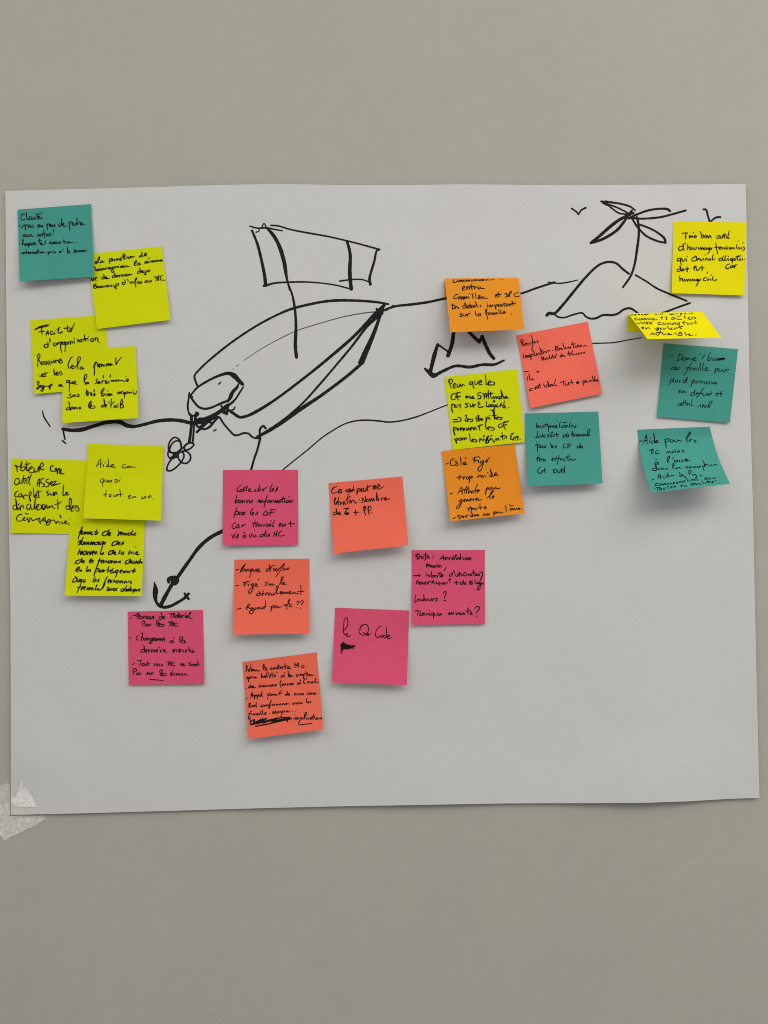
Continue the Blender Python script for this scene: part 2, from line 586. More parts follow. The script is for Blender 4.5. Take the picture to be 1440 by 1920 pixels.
# ------------------------------------------------------------------ sticky notes and their handwriting
def inverse_quad(q, px, py):
    """(u, v) of a wall position inside the quad TL, TR, BR, BL"""
    u = v = .5
    (ax, ay), (bx, by), (cx, cy), (dx, dy) = q
    for _ in range(8):
        x = (ax * (1 - u) + bx * u) * (1 - v) + (dx * (1 - u) + cx * u) * v - px
        y = (ay * (1 - u) + by * u) * (1 - v) + (dy * (1 - u) + cy * u) * v - py
        xu = (bx - ax) * (1 - v) + (cx - dx) * v
        xv = (dx * (1 - u) + cx * u) - (ax * (1 - u) + bx * u)
        yu = (by - ay) * (1 - v) + (cy - dy) * v
        yv = (dy * (1 - u) + cy * u) - (ay * (1 - u) + by * u)
        det = xu * yv - xv * yu
        u -= (x * yv - xv * y) / det
        v -= (xu * y - x * yu) / det
    return u, v


SEED = [100]


def write_lines(root, surf, number, ink_mat=M_PEN):
    (ox, oy, sc), width, lines = TRACE[number]
    for ln in lines:
        ink = Ink(surf, 0.00016)
        SEED[0] += 1
        r = random.Random(SEED[0])
        if not isinstance(ln, str):
            for w, pts in ln[1]:
                ink.stroke([(ox + x / sc, oy + y / sc, w * r.uniform(.85, 1.15)) for x, y in pts], .8)
            ink.build({'underline': 'underline', 'scribble': 'crossed_out_word'}[ln[0]], ink_mat, root)
            continue
        for st in ln.split(';'):
            pts = [tuple(float(c) for c in p.split(',')) for p in st.split()]
            pts = [(ox + x / sc, oy + y / sc) for x, y in pts]
            if len(pts) == 1:
                pts.append((pts[0][0] + .3, pts[0][1] - .4))
            n, ph = len(pts), r.uniform(0, 6)
            ink.stroke([(x, y, .80 * width * (1 + .15 * math.sin(ph + i * 1.2)) * (.88 if i in (0, n - 1) and n > 2 else 1.04))
                        for i, (x, y) in enumerate(pts)], .7)
        ink.build('text_line', ink_mat, root)


GROUP = 'sticky notes on the paper sheet'


def quad_px(frame, corners):
    ox, oy, sc = frame
    return [(ox + x / sc, oy + y / sc) for x, y in corners]


def sticky(color, label, frame, corners, lift_l, lift_r, layer, number, bow=0.0, power=1.7, corner=0.0):
    q = quad_px(frame, corners)
    cx = sum(p[0] for p in q) / 4
    cy = sum(p[1] for p in q) / 4
    root = thing('sticky_note', label, 'sticky note', P(cx, cy, 0), GROUP)

    def px_at(u, v):
        (ax, ay), (bx, by), (c_x, c_y), (dx, dy) = q
        x = (ax * (1 - u) + bx * u) * (1 - v) + (dx * (1 - u) + c_x * u) * v
        y = (ay * (1 - u) + by * u) * (1 - v) + (dy * (1 - u) + c_y * u) * v
        return x + bow * math.sin(math.pi * v), y

    def height(u, v, x, y):
        t = max(0.0, (v - .16) / .84)
        f = t ** power
        l = lerp(lift_l, lift_r, u)
        # the sides cup a little and one bottom corner curls
        cup = 0.0006 * (1 - (2 * u - 1) ** 2) * t * min(1, l / .004)
        cur = corner * (smooth((u - .62) / .38) if corner > 0 else -smooth((.38 - u) / .38)) * smooth((v - .6) / .4)
        return sheet_h(min(x, 1398), y) + .0005 * layer + l * f - cup + cur

    n = 22
    rows = []
    for i in range(n + 1):
        r = []
        for j in range(n + 1):
            x, y = px_at(j / n, i / n)
            r.append((x, y, height(j / n, i / n, x, y)))
        rows.append(r)
    vs, fs = slab(rows, 0.00012)
    mesh_obj('paper', vs, fs, M_NOTE[color], root, True)

    def surf(x, y):
        u, v = inverse_quad(q, x, y)
        u, v = inverse_quad(q, x - bow * math.sin(math.pi * max(0, min(1, v))), y)
        if u < .004 or u > .996 or v < .004 or v > .996:
            return None
        return height(u, v, x, y)
    write_lines(root, surf, number)
    return root


def folded(color, label, frame, leg, flap, h_ridge, h_edge, number):
    """note whose front flap folds down over its stuck strip: leg = strip's lower ends, flap = ridge and free edge"""
    q = quad_px(frame, flap)
    lq = quad_px(frame, leg)
    cx = sum(p[0] for p in q) / 4
    cy = sum(p[1] for p in q) / 4
    root = thing('sticky_note', label, 'sticky note', P(cx, cy, 0), GROUP)

    def hf(u, v, x, y):
        return sheet_h(x, y) + h_ridge + (h_edge - h_ridge) * (v ** 0.9)
    n = 22
    rows = []
    for i in range(9):                      # stuck strip, from its lower edge up to the ridge
        r = []
        t = i / 8
        for j in range(n + 1):
            u = j / n
            x = lerp(lerp(lq[0][0], lq[1][0], u), lerp(q[0][0], q[1][0], u), t)
            y = lerp(lerp(lq[0][1], lq[1][1], u), lerp(q[0][1], q[1][1], u), t)
            r.append((x, y, sheet_h(x, y) + .0005 + (h_ridge - .0012) * t ** 3))
        rows.append(r)
    for i in range(n + 1):
        r = []
        for j in range(n + 1):
            u, v = j / n, i / n
            x = (q[0][0] * (1 - u) + q[1][0] * u) * (1 - v) + (q[3][0] * (1 - u) + q[2][0] * u) * v
            y = (q[0][1] * (1 - u) + q[1][1] * u) * (1 - v) + (q[3][1] * (1 - u) + q[2][1] * u) * v
            r.append((x, y, hf(u, v, x, y)))
        rows.append(r)
    ns = 9
    vs, fs = slab(rows[:ns], 0.00012)
    vs2, fs2 = slab(rows[ns:], 0.00012)
    # a short rounded crease joins strip and flap
    a, b = rows[ns - 1], rows[ns]
    crease = []
    for k in range(5):
        t = k / 4
        crease.append([(lerp(p[0], s[0], t), lerp(p[1], s[1], t) - 1.0 * math.sin(math.pi * t), lerp(p[2], s[2], t)) for p, s in zip(a, b)])
    vs3, fs3 = slab(crease, 0.00012)
    mesh_obj('stuck_strip', vs, fs, M_NOTE[color], root, True)
    o1, o2 = len(vs2), 0
    mesh_obj('folded_flap', vs2 + vs3, fs2 + [tuple(i + o1 for i in f) for f in fs3], M_NOTE[color], root, True)

    def surf(x, y):
        u, v = inverse_quad(q, x, y)
        if u < .004 or u > .996 or v < .006 or v > .996:
            return None
        return hf(u, v, x, y)
    write_lines(root, surf, number)
    return root


CA = (10, 360, 4.2353)
CB = (40, 580, 5.1429)
CC = (0, 810, 4.5)
CD = (220, 1120, 8.0)
CE = (400, 870, 8.0)
CF = (600, 870, 7.579)
CG = (420, 1030, 8.0)
CH = (440, 1210, 8.0)
CI = (610, 1120, 8.47)
CJ = (755, 1015, 8.47)
CK = (820, 500, 8.0)
CL = (820, 680, 8.0)
CM = (815, 825, 8.0)
CN = (955, 595, 7.579)
CO = (970, 760, 8.2286)
CP = (1160, 570, 6.0)
CQ = (1180, 785, 7.0244)
CR = (1240, 380, 7.579)

# handwriting, traced line by line: strokes separated by ';', a single point is a dot
TRACE = {
1: ((30, 380, 9.6), 2.0, [
"45,285; 155,210 120,205 95,240 88,285 100,310 135,312 165,295; 185,175 190,230 200,290 210,305 225,290; 265,250 240,255 235,290 255,305 280,280 280,260 285,295 300,300; 305,255 310,295 330,300 340,255 345,290 365,295; 390,195 385,240 390,290; 355,215 400,205 440,195; 375,240 400,260 430,250 415,240 400,265 420,290 450,285 480,268; 462,190 475,182; 548,280",
"45,415 68,412; 85,455 105,450 130,410 150,395 165,440 170,490 165,430 185,395 205,400 215,435; 240,405 220,410 225,440 250,435 258,405 265,440 285,430; 300,395 312,415 308,440 285,440; 420,395 390,400 385,430 405,440 425,400 430,435 450,405 455,435 470,430 478,405 480,440 490,440; 550,380 560,430 570,495 560,420 575,380 600,385 600,420; 605,420 630,405 625,385 610,400 615,430 645,420 655,390 660,425 685,415 690,385 692,425 715,415; 795,375 770,390 765,425 790,430 815,380 822,290 820,380 830,415; 835,405 860,385 850,365 838,395 850,420 880,425 905,412; 950,345 960,420 970,495 958,410 975,350 1005,345 1005,385; 1005,395 1030,375 1020,355 1008,385 1030,410 1060,395 1080,360; 1075,370 1060,400 1085,400 1100,340 1095,275 1100,350 1115,400; 1120,365 1150,350 1160,390 1155,405; 1170,390 1195,370 1185,360 1175,390 1200,400 1235,385",
"165,570 135,575 125,610 150,615 170,575 175,610 200,600 205,575 212,610 235,600; 235,575 270,570 285,605 315,600; 275,570 250,610 240,612; 395,555 390,600 410,600 425,570 430,600 450,595 445,565; 455,560 480,570 470,600 450,600; 500,490 505,560 515,625; 480,560 535,545; 560,560 545,580 560,600 580,580 565,560; 590,560 610,545 630,560 625,590 600,600 595,575; 675,475 672,530; 660,580",
"65,740; 105,690 118,665 130,670 118,720 115,768; 118,725 140,735 160,770; 200,735 170,740 170,770 195,770 208,740 212,765; 225,735 225,770 228,805 225,750 245,735 250,755 235,768; 265,735 268,765; 262,712; 310,725 285,735 285,760 310,760 325,710 325,760; 345,720 350,755; 425,640 425,700 435,755; 395,690 450,680; 440,745 470,730 460,715 445,740 470,755 500,745; 530,690 520,750; 600,730 630,715 620,700 605,725 620,745 645,735; 650,705 680,740; 685,705 650,740; 690,725 715,710 705,700 692,725 710,740; 745,705 725,715 725,735 750,735; 765,705 765,730 785,730 795,700 800,730; 860,655 862,700 870,735; 840,700 885,690; 895,700 898,730; 925,705 920,725 940,725 945,705 925,705; 955,705 960,725 975,705 985,720 1025,712; 1080,712",
"75,915; 110,895 118,920; 130,895 135,920 145,895 160,900 165,920; 190,870 190,920; 175,890 215,885; 225,895 215,915 235,915 240,895 225,893; 255,895 258,920 265,895 285,895; 290,915 295,890 310,890 315,915 320,890 335,890 340,912; 365,890 348,895 350,912 370,905 375,890 380,912; 395,830 392,880 400,910; 375,870 415,865; 425,885 430,905; 455,885 440,895 450,908 465,895 455,885 475,890 480,905 490,890 520,895; 570,885 580,910 580,940 578,895 600,880 605,900 590,912; 625,885 628,905 640,885; 660,880 665,905; 665,855; 690,880 710,885 700,905 685,905; 800,870 780,875 780,895 800,893 810,868 815,890; 835,850 845,840; 920,780 925,850 930,905 955,895 970,870 945,865 930,885; 965,885 975,900; 1035,850 1060,845 1055,870 1040,900 1030,895; 1085,860 1070,870 1075,890 1095,885 1098,862 1085,860; 1115,860 1115,885 1135,880 1142,855 1145,880; 1160,860 1165,880 1180,855; 1195,855 1185,875 1205,875; 1215,870 1235,858 1225,850 1215,872 1240,875 1275,860"]),
2: ((165, 455, 9.29), 2.2, [
"125,360 155,340 150,320 130,335 135,365 160,362; 165,345 195,290 205,250 185,250 175,300 178,345 200,350; 250,315 225,320 220,345 245,345 260,315 260,340 285,335; 365,290 372,320 380,360 370,310 385,275 405,280 405,315 385,325; 405,310 430,300 425,280 410,290 412,315 440,315; 455,285 460,315 470,290 490,285; 495,310 495,285 510,280 520,305 525,280 540,278 548,300; 550,300 575,285 565,270 553,290 565,305 590,298; 615,195 610,240 620,290; 640,190 625,240 640,285; 580,255 640,235 665,225; 665,280 665,255 690,250 695,270; 730,240 705,250 705,270 735,268 745,235 755,260 775,235 780,255 805,240; 930,215 905,225 895,245 920,245 940,215 940,165 938,215 955,240; 960,235 990,220 1020,200 1010,180 985,200 985,225 1025,228",
"105,420 125,440 130,480 145,495; 170,460 145,465 150,490 175,480 180,460 190,485; 200,450 205,480; 205,405; 215,480 240,445 245,470 225,480; 270,445 255,460 270,475 290,460 275,442; 305,440 310,465 318,440 340,435; 380,430 355,435 355,455 380,450 395,425 400,480 430,520 450,500 430,470 400,450; 440,420 420,430 425,450 445,440 455,418 462,440; 475,420 480,440 490,415 510,412 515,435; 530,410 535,432; 550,378; 555,430 580,405 590,420 570,435; 595,425 625,410 615,395 600,415 615,430 640,422; 655,400 660,425 675,400 690,415 720,410; 805,390 815,340 840,310 850,325 820,360 810,390 835,395; 885,355 860,360 855,385 885,385 900,350 905,380 920,372; 1025,325 995,335 990,355 1020,355; 1020,345 1045,335 1035,322 1022,340 1040,352 1060,345; 1065,265 1058,280; 1075,320 1080,345 1090,318; 1105,335 1130,322 1118,310 1108,330 1125,340 1140,332; 1155,310 1150,330 1170,330 1175,310 1158,308; 1190,330 1195,308 1210,308 1215,328 1220,305 1235,305 1245,325; 1260,300 1255,318 1275,318 1278,298 1262,298; 1290,300 1295,322 1310,300 1320,320; 1295,255",
"55,650 95,640 105,620 75,615 60,640 75,660 110,650; 130,600 130,640 140,660; 110,625 160,605; 270,595 240,605 240,632 265,630 280,600 275,550 280,595 290,625; 290,620 325,605 320,590 298,605 305,628 340,625 370,615; 465,570 435,575 425,605 450,610 475,580 460,530 475,580 490,600; 515,565 495,575 500,598 525,590 528,568 515,563; 545,565 552,592 560,565 580,562 588,585; 600,560 608,585 615,560 635,556 642,580; 650,570 680,558 670,545 655,560 665,580 690,575; 700,550 715,570 725,545 740,555 775,545; 905,495 870,505 860,535 890,535 915,500 900,440 915,490 930,520; 935,505 960,500 950,485 937,500 945,520 975,515; 990,480 1000,510 1010,550 985,555 975,535 1005,515 1025,500; 1060,475 1035,485 1035,505 1060,500 1068,475 1080,500",
"90,740 100,760 105,790 95,750 120,720 140,735 115,755 145,765 145,785 110,795 95,780; 150,780 175,765 165,750 152,768 165,785 185,780; 220,755 195,760 195,780 220,778 228,755 232,778; 245,755 250,775 270,770 275,750 280,772; 320,745 300,750 298,770 325,768; 350,738 335,750 345,768 365,755 355,738; 380,740 385,762 405,755 410,735 415,758; 435,735 450,765 490,805 480,745 500,715 530,715 530,740 495,755 440,755; 635,695 605,690 595,715 620,730 645,710 650,680 630,640; 690,640 700,675; 730,680 735,710; 755,680 760,708 770,680 785,685 790,705; 810,700 825,640 845,610 850,625 825,670 820,710 835,770; 850,690 880,675 895,690 875,710 850,700; 900,690 930,680 935,700 905,708; 1020,660 990,670 990,692 1020,688 1030,662 1035,688; 1055,665 1060,690 1080,680 1090,655 1105,680; 1155,605 1175,590 1190,600 1185,640 1180,670; 1190,600 1210,610 1215,660 1230,600 1240,575 1225,580 1222,640 1235,655; 1305,575 1280,575 1260,610 1260,640 1290,652 1355,650"]),
3: ((55, 595, 9), 2.5, [
"90,208 160,165 250,138 325,130 260,160 180,172 95,210; 205,185 210,240 215,295; 155,245 210,240 250,235; 280,295 300,245 312,225 320,260 325,290; 290,270 325,265; 395,235 365,240 350,265 365,288 400,280 425,265 430,285; 448,215; 515,170 485,195 490,220 500,215 485,235 490,262 520,265 550,240 555,262; 645,140 640,190 645,230 665,242 690,235; 585,185 640,180 690,175; 690,235 715,210 705,190 685,205 685,238 710,240; 760,100 740,150 715,210",
"305,455 265,455 250,490 275,512 310,495 320,460 310,420 315,500; 345,360 350,415; 430,430 405,445 415,475 450,470 460,440 435,430; 470,430 480,460 490,425 510,420; 545,415 515,425 520,450 545,445 555,415 530,470 530,530 545,595; 585,415 560,430 570,455 600,440 595,410 605,470 605,530 598,575; 650,420 615,425 620,455 650,445 655,415 665,450; 690,400 695,450 705,410 725,405 735,440; 755,400 760,435; 758,360; 830,370 805,385 830,395 820,415; 870,375 845,390 855,415 880,400 880,375 890,410; 930,295 935,360 940,410; 905,375 955,355; 940,400 955,360 985,360 990,400; 995,330; 1060,355 1035,375 1045,405 1080,400 1085,370 1060,352; 1105,345 1115,390 1120,350 1145,345 1155,380 1160,415; 1190,430",
"135,650 165,615 180,640 165,690 145,720; 140,640 145,740 140,830; 150,715 180,750 200,800; 240,745 205,755 205,790 235,785 245,750 250,785; 265,745 280,760 290,790 260,790; 290,740 310,760 320,800; 325,735 345,770 350,805; 365,735 380,770 405,745 410,720 420,765; 435,720 445,765 455,720 480,730; 490,755 520,735 540,710 520,700 495,730 505,765 550,765 555,740 530,715",
"170,990 210,990 235,960 215,955 205,980 225,1005 255,995; 265,920 265,970 275,1000; 240,955 310,935; 410,870 420,930 425,970 450,965; 445,955 480,940 475,920 450,935 455,970 485,975; 495,960 520,915 540,930 550,960 520,975",
"125,1095 160,1080 160,1110 135,1130 165,1150 160,1190 130,1210 125,1185 160,1170; 185,1145 188,1175; 225,1150 200,1155 205,1180 230,1170 235,1150 240,1210 215,1250 195,1235 225,1200 260,1165; 262,1163 285,1163; 310,1155 320,1175 335,1150; 340,1150 350,1180 345,1215 345,1150 375,1125 380,1145 350,1165; 495,1140 505,1165 515,1135 530,1165 545,1125 525,1150 565,1165"]),
4: ((115, 650, 9.6), 2.4, [
"210,180 180,190 145,260 120,330 135,385 165,375; 165,370 210,355 215,335 190,335 175,370 195,395 240,380; 245,370 300,310 335,240 340,190 320,180 295,220 290,300 295,405; 370,360 340,375 340,400 375,395 380,365 385,400 410,395; 570,380 600,310 625,275 635,285; 595,370 595,440 590,515; 597,370 596,440 592,512; 600,360 615,300 630,280 650,310 660,360 680,350; 670,345 700,325 695,310 672,330 685,365 710,355; 715,310 725,355 735,315 765,350 770,320; 800,355 810,315 820,340 830,305 850,335 855,300; 870,335 900,315 890,300 872,320 885,335 930,325; 980,200 980,270 985,320 1020,260 1090,185",
"140,605 100,610 95,640 130,640 150,605 145,700 140,815; 155,645 165,665 185,650 195,625 200,665; 215,665 255,640 250,620 225,640 225,665 280,675; 415,640 410,560 425,510 450,500 460,530 430,590; 420,560 420,620 435,680 425,640; 480,640 450,645 450,668 480,660 490,645 495,668; 660,580 625,590 635,620 650,640 610,660; 655,660 690,640 685,620 660,640 670,660 710,650; 755,520 755,560; 730,610 735,660 745,615 775,605; 785,650 820,630 810,610 788,635 800,655 850,650 860,630 840,615; 880,500 875,560; 895,600 900,625 915,605 930,625 945,600 960,620; 985,600 970,615 990,625 1005,605 985,595; 1020,620 1035,595 1050,615 1080,605 1135,625; 1160,540; 1165,620 1210,595 1195,575 1170,590 1165,615 1200,622",
"170,845 145,860 165,880 185,905 150,920 110,915; 225,870 205,880 205,900 230,895 235,872 225,868; 255,870 262,895; 285,850 320,875 310,895 280,895; 455,770 450,830 460,885; 440,835 480,800; 470,830 480,880 490,830 515,825; 525,870 555,845 545,830 527,855 545,880; 590,775 590,815; 570,880 600,840 605,870 575,885; 725,870 715,820 740,770 765,745 770,770 735,830 730,890 760,880 775,850 745,850; 800,850 805,885; 830,795; 830,870 860,855 850,840 832,860 850,885 880,870; 880,845 890,875 905,850 915,870; 1030,815 1010,830 1020,850 1045,840 1040,815; 1060,815 1075,845 1080,810 1110,800; 1135,820 1110,830 1120,850 1145,830 1140,870 1140,925; 1175,810 1155,825 1165,845 1190,830 1195,810 1200,840; 1215,815 1225,840 1235,820 1270,835; 1290,805 1300,850; 1290,780; 1310,840 1330,860 1365,770",
"130,1090 95,1105 90,1135 130,1130 150,1090 135,990 150,1085 165,1145; 200,1085 175,1095 180,1125 205,1115 210,1090 215,1120; 230,1090 240,1120 250,1090 270,1115; 275,1095 290,1120; 310,1090 345,1090 320,1120 350,1110; 510,1100 490,1060 510,1000 535,980 540,1000 500,1050 495,1090 515,1110; 520,1085 550,1060 540,1045 520,1070 530,1110 560,1105; 580,1060 610,1085 590,1105 555,1105; 755,1050 725,1060 720,1085 755,1080 780,1040 765,940 775,1030 790,1085; 790,1075 820,1055 810,1040 795,1060 800,1100; 855,985 865,1020; 905,940 895,1020 895,1105; 880,1060 920,1020 950,990; 965,1055 945,1070 950,1095 975,1080 980,1055 990,1095; 1010,1060 1020,1095; 1015,1035; 1060,1090 1065,1020 1085,950 1105,960 1090,1030 1060,1060; 1085,1035 1115,1060 1110,1095 1060,1105"]),
5: ((20, 855, 9.6), 2.4, [
"70,175 95,165 120,280; 85,180 130,195 150,190; 150,190 175,180 200,105 185,200 180,260; 215,200 180,225 195,265 235,255 265,200 230,190; 290,95 290,180 285,240 300,270; 255,145 300,150 350,130; 290,260 360,230 395,205 375,190 340,215 325,260 350,300 400,295 440,270; 420,215 430,285 470,280 500,190; 500,215 515,285; 510,290 520,200 560,125 585,135 585,175 540,205 530,220 560,245 600,235; 780,180 740,175 715,215 730,270 770,275; 770,275 810,265 830,220 805,225 800,260; 830,225 840,320 860,230 880,225 880,320 895,240 910,240 905,315 960,320",
"140,400 100,410 70,470 85,515 130,505 160,450 135,405; 155,440 165,490 200,480 205,430 210,490; 235,345 235,430 245,500; 210,410 275,405; 260,430 280,470 300,500; 290,410 295,440; 370,335 335,430 330,490 350,520; 300,390 325,370 320,400; 475,540 500,430 520,410 520,480 515,555; 480,495 540,480; 590,400 550,420 545,460 575,500 605,500 600,540 570,555; 690,415 640,430 640,465 690,490 680,540 625,555; 690,510 740,490 755,465 735,460 710,500 740,535; 770,460 820,450 790,490 750,530 830,510 890,490",
"130,630 85,665 75,720 110,735 140,720; 170,680 145,700 155,740 190,725 200,685 170,680; 200,690 215,730 240,770 235,720 260,700 300,715; 330,700 350,770 355,815 335,740 335,660 360,640 370,680 350,710; 405,570 415,650 420,735 450,720; 430,730 470,710 465,690 440,700 445,755 490,740; 485,605 500,680 510,750; 460,665 510,640 555,630; 690,625 650,640 660,670 690,690 650,720; 710,660 725,705 760,690 765,650 775,710; 785,650 795,710 805,650 825,660 835,695; 955,520 945,620 945,710 965,715; 970,700 1010,680 1025,655 1000,655 985,690 1010,705 1055,690",
"90,880 45,900 50,960 90,960 110,900 90,770 100,880 115,970; 125,920 135,970 160,930; 150,860 140,880; 165,920 175,970 185,905 220,890 235,940; 340,860 300,880 290,940 320,965 360,910 360,870 375,960 400,965; 400,965 420,920 445,780 435,880 440,965; 450,950 500,900 510,870 485,870 465,930 490,970 540,950; 540,880 560,950 570,880 600,880; 600,870 620,890 590,960 570,900; 640,890 610,960 580,965; 650,880 660,940 700,900 700,940; 700,930 750,890 760,930 800,940; 845,780 850,880 850,950; 790,870 850,860 910,825; 1050,900 1005,900 1000,950 1040,960 1085,880 1085,770 1065,760 1055,850 1060,950 1080,960; 1090,960 1140,910 1135,890 1110,910 1090,990 1130,985; 1160,960 1180,890 1230,960 1220,990 1175,985",
"200,1050 150,1060 105,1120 130,1170 190,1165 240,1120; 240,1130 255,1105 235,1110 240,1165 290,1140; 300,1105 310,1150 330,1195 345,1120 360,1115 390,1160; 390,1165 460,1140 520,1120 530,1130 505,1165 540,1215; 500,1160 520,1190 580,1140 600,1110 590,1160 640,1185; 620,1100 625,1170 660,1200 700,1170 715,1150 690,1140 650,1190 640,1230 665,1245 700,1220 720,1170; 720,1175 770,1150 800,1180 820,1215 840,1180 870,1185 890,1225; 920,1180 930,1215; 940,1215 990,1190 1000,1170 975,1180 985,1220 1050,1205; 890,1065 905,1115; 265,1035 320,1045; 1070,1140; 1055,1245"]),
6: ((160, 840, 9.6), 1.9, [
"200,335 240,250 280,205 275,280 270,350; 225,290 300,285; 325,300 325,335; 350,270; 410,195 415,260 425,325; 425,300 380,315 390,335 450,330; 455,325 510,305 500,290 470,305 470,335 510,345 555,340; 720,295 680,305 665,345 700,360 740,345; 780,325 755,335 765,355 795,345 790,325 770,328; 805,350 825,330 850,350 870,345 905,345",
"330,560 290,555 268,600 290,620 330,590 335,560 315,640 315,705; 355,575 355,605 385,605 405,575 400,610; 450,585 425,590 425,615 455,610 470,580 475,610; 520,575 560,565 580,590 560,620 530,610 540,585; 610,575 615,605; 625,545",
"375,760 365,820 360,880; 325,845 400,825; 445,830 425,850 435,875 460,865 460,840 440,830; 520,830 510,865 545,865 575,835 570,870; 620,745 630,810 635,880; 580,840 665,840; 775,880 815,855 800,845 780,870 790,905 830,895; 850,870 860,900 880,875 900,875 910,895; 1020,870 1015,905 1050,905 1080,870 1085,905; 1130,865 1140,905 1150,870 1170,855 1185,890; 1218,925"]),
7: ((125, 980, 9.6), 2.7, [
"225,180 250,150 280,80 260,150 220,240 205,300; 255,190 290,165 280,150 260,180 270,210 300,195; 310,165 320,205 335,165 345,200 365,165 375,205; 385,165 395,205 410,165; 420,195 455,170 445,160 430,185 445,215 480,200; 545,120 525,180 515,215 560,190; 500,160 560,170; 735,150 670,170 640,220 690,235 740,190 765,130 745,190 745,235; 760,215 790,190 780,180 760,220 790,235; 930,140 940,180 920,235 950,190 970,165; 965,210 1000,180 990,170 970,200 985,230; 1010,185 1015,225 1040,185 1050,225; 1060,190 1075,225 1090,190; 1150,185 1110,190 1110,225 1150,215 1190,140 1165,215 1190,225; 1195,215 1245,185 1215,215 1240,235",
"300,260 270,320 215,400; 205,350 260,320 270,350 215,405; 275,345 260,390 300,385 305,350 275,345; 320,350 325,395 350,350 365,395 385,345 400,395; 420,345 425,395 450,345 460,395 485,345 495,395; 550,350 510,360 510,395 555,385 575,345 570,395; 640,345 600,355 595,390 635,380 665,340 640,440; 660,375 700,350 680,390; 900,335 840,350 815,410 860,405 910,360 920,325 905,400; 930,385 965,360 950,350 930,380 950,405; 975,400 1025,345 1010,400",
"240,470 200,575 240,510 255,575 280,510 290,570; 330,505 300,540 310,580 350,550 340,510; 365,510 370,580 400,515 420,580 440,510; 450,560 490,530 480,510 455,545 470,580; 500,510 510,570 535,515 550,565; 640,430 610,540 605,575; 620,570 665,540 650,575; 830,500 770,520 750,570 800,565 850,490 830,560; 850,560 885,540 870,525 850,555 885,575; 960,495 940,560; 1010,525 980,540 985,570 1025,550 1015,525 1030,570; 1130,505 1115,570 1150,520 1165,560; 1190,525 1200,565; 1230,440; 1230,560 1280,530 1265,520 1240,550 1260,575 1300,565",
"250,665 175,690 155,730 210,735 260,680 275,640 265,715; 280,710 320,690 300,680 285,710 315,725; 440,645 415,690 405,730; 405,690 450,670 480,690 450,720 430,705 450,690; 600,640 570,720 540,810; 570,680 610,690; 615,705 650,680 640,670 615,700 630,725; 660,680 660,725 690,680; 700,720 720,685 730,715; 770,680 750,700 755,725 790,710 780,680; 800,680 805,725 830,685 845,720; 860,690 865,725 890,690 900,720; 920,710 975,690 940,715 970,720; 1130,665 1070,690 1055,735 1110,730 1155,650 1130,720; 1140,715 1180,690 1160,690 1150,720 1190,730; 1215,690 1195,720 1225,730; 1230,715 1260,690 1240,730; 1300,690 1265,710 1280,735 1310,710 1330,650 1315,730; 1330,715 1375,695 1345,725 1375,730; 1370,640",
"150,860 220,830 230,800 200,810 170,850 190,885 240,850; 245,850 260,880 275,850; 375,790 350,880; 365,875 395,850 385,880 410,850 430,845 420,885; 560,760 520,860 490,950; 525,840 580,830 570,870 540,880; 620,850 590,860 590,890 630,875 645,850 640,885; 660,850 660,885 690,850; 760,790 735,900; 720,840 760,870 840,825; 830,860 790,880 800,910 850,880 850,900; 920,850 880,870 880,900 920,885 930,855 880,980; 950,890 1000,860 985,850 960,885 985,905; 1050,870 1020,880 1030,905 1070,870 1075,900; 1095,870 1105,900 1130,870 1140,900; 1225,820 1190,890 1240,870; 1160,860 1230,850",
"190,980 120,1020 110,1070 170,1050 185,1000 150,970; 190,1020 205,1070 235,1015; 230,1060 275,1030 260,1020 240,1050 270,1070; 340,1020 300,1040 300,1070 340,1055; 510,970 475,1060 500,1065; 505,1055 535,1030 520,1020 510,1060; 550,1065 585,1010 570,1060; 730,970 690,1050 640,1190 680,1120 690,1070; 735,1070 775,1040 765,1025 740,1060 760,1085; 790,1030 790,1080 820,1035; 840,1075 860,1030 870,1075; 915,1040 890,1060 905,1085 940,1060 920,1035; 960,1040 960,1085 990,1045 1005,1085; 1030,1045 1035,1090 1070,1050 1080,1085; 1100,1085 1130,1050 1165,1075 1150,1100",
"270,1060 230,1160 185,1260; 200,1170 245,1150; 265,1150 260,1215 295,1150; 300,1190 340,1160 325,1150 305,1185 320,1210; 350,1205 385,1165 380,1210; 395,1200 420,1170 405,1210; 440,1170 445,1210 470,1170 480,1210; 545,1120 510,1210; 530,1205 570,1190 555,1205 600,1210 640,1180; 720,1180 750,1160 765,1190 725,1215 770,1215 800,1180; 800,1190 810,1220 840,1180 845,1220; 860,1180 900,1225; 910,1180 860,1225; 1010,1185 975,1210 990,1240 1030,1210 1015,1185; 1080,1130 1040,1220 1070,1230 1085,1195 1060,1200; 1090,1235 1120,1190 1120,1235; 1130,1220 1170,1195 1150,1185 1135,1215 1160,1235; 1140,1150 1155,1160; 1225,1195 1190,1215 1200,1235 1235,1200 1190,1275; 1245,1200 1250,1235 1275,1200; 1285,1225 1320,1195 1295,1205 1310,1235"]),
8: (CD, 2.1, [
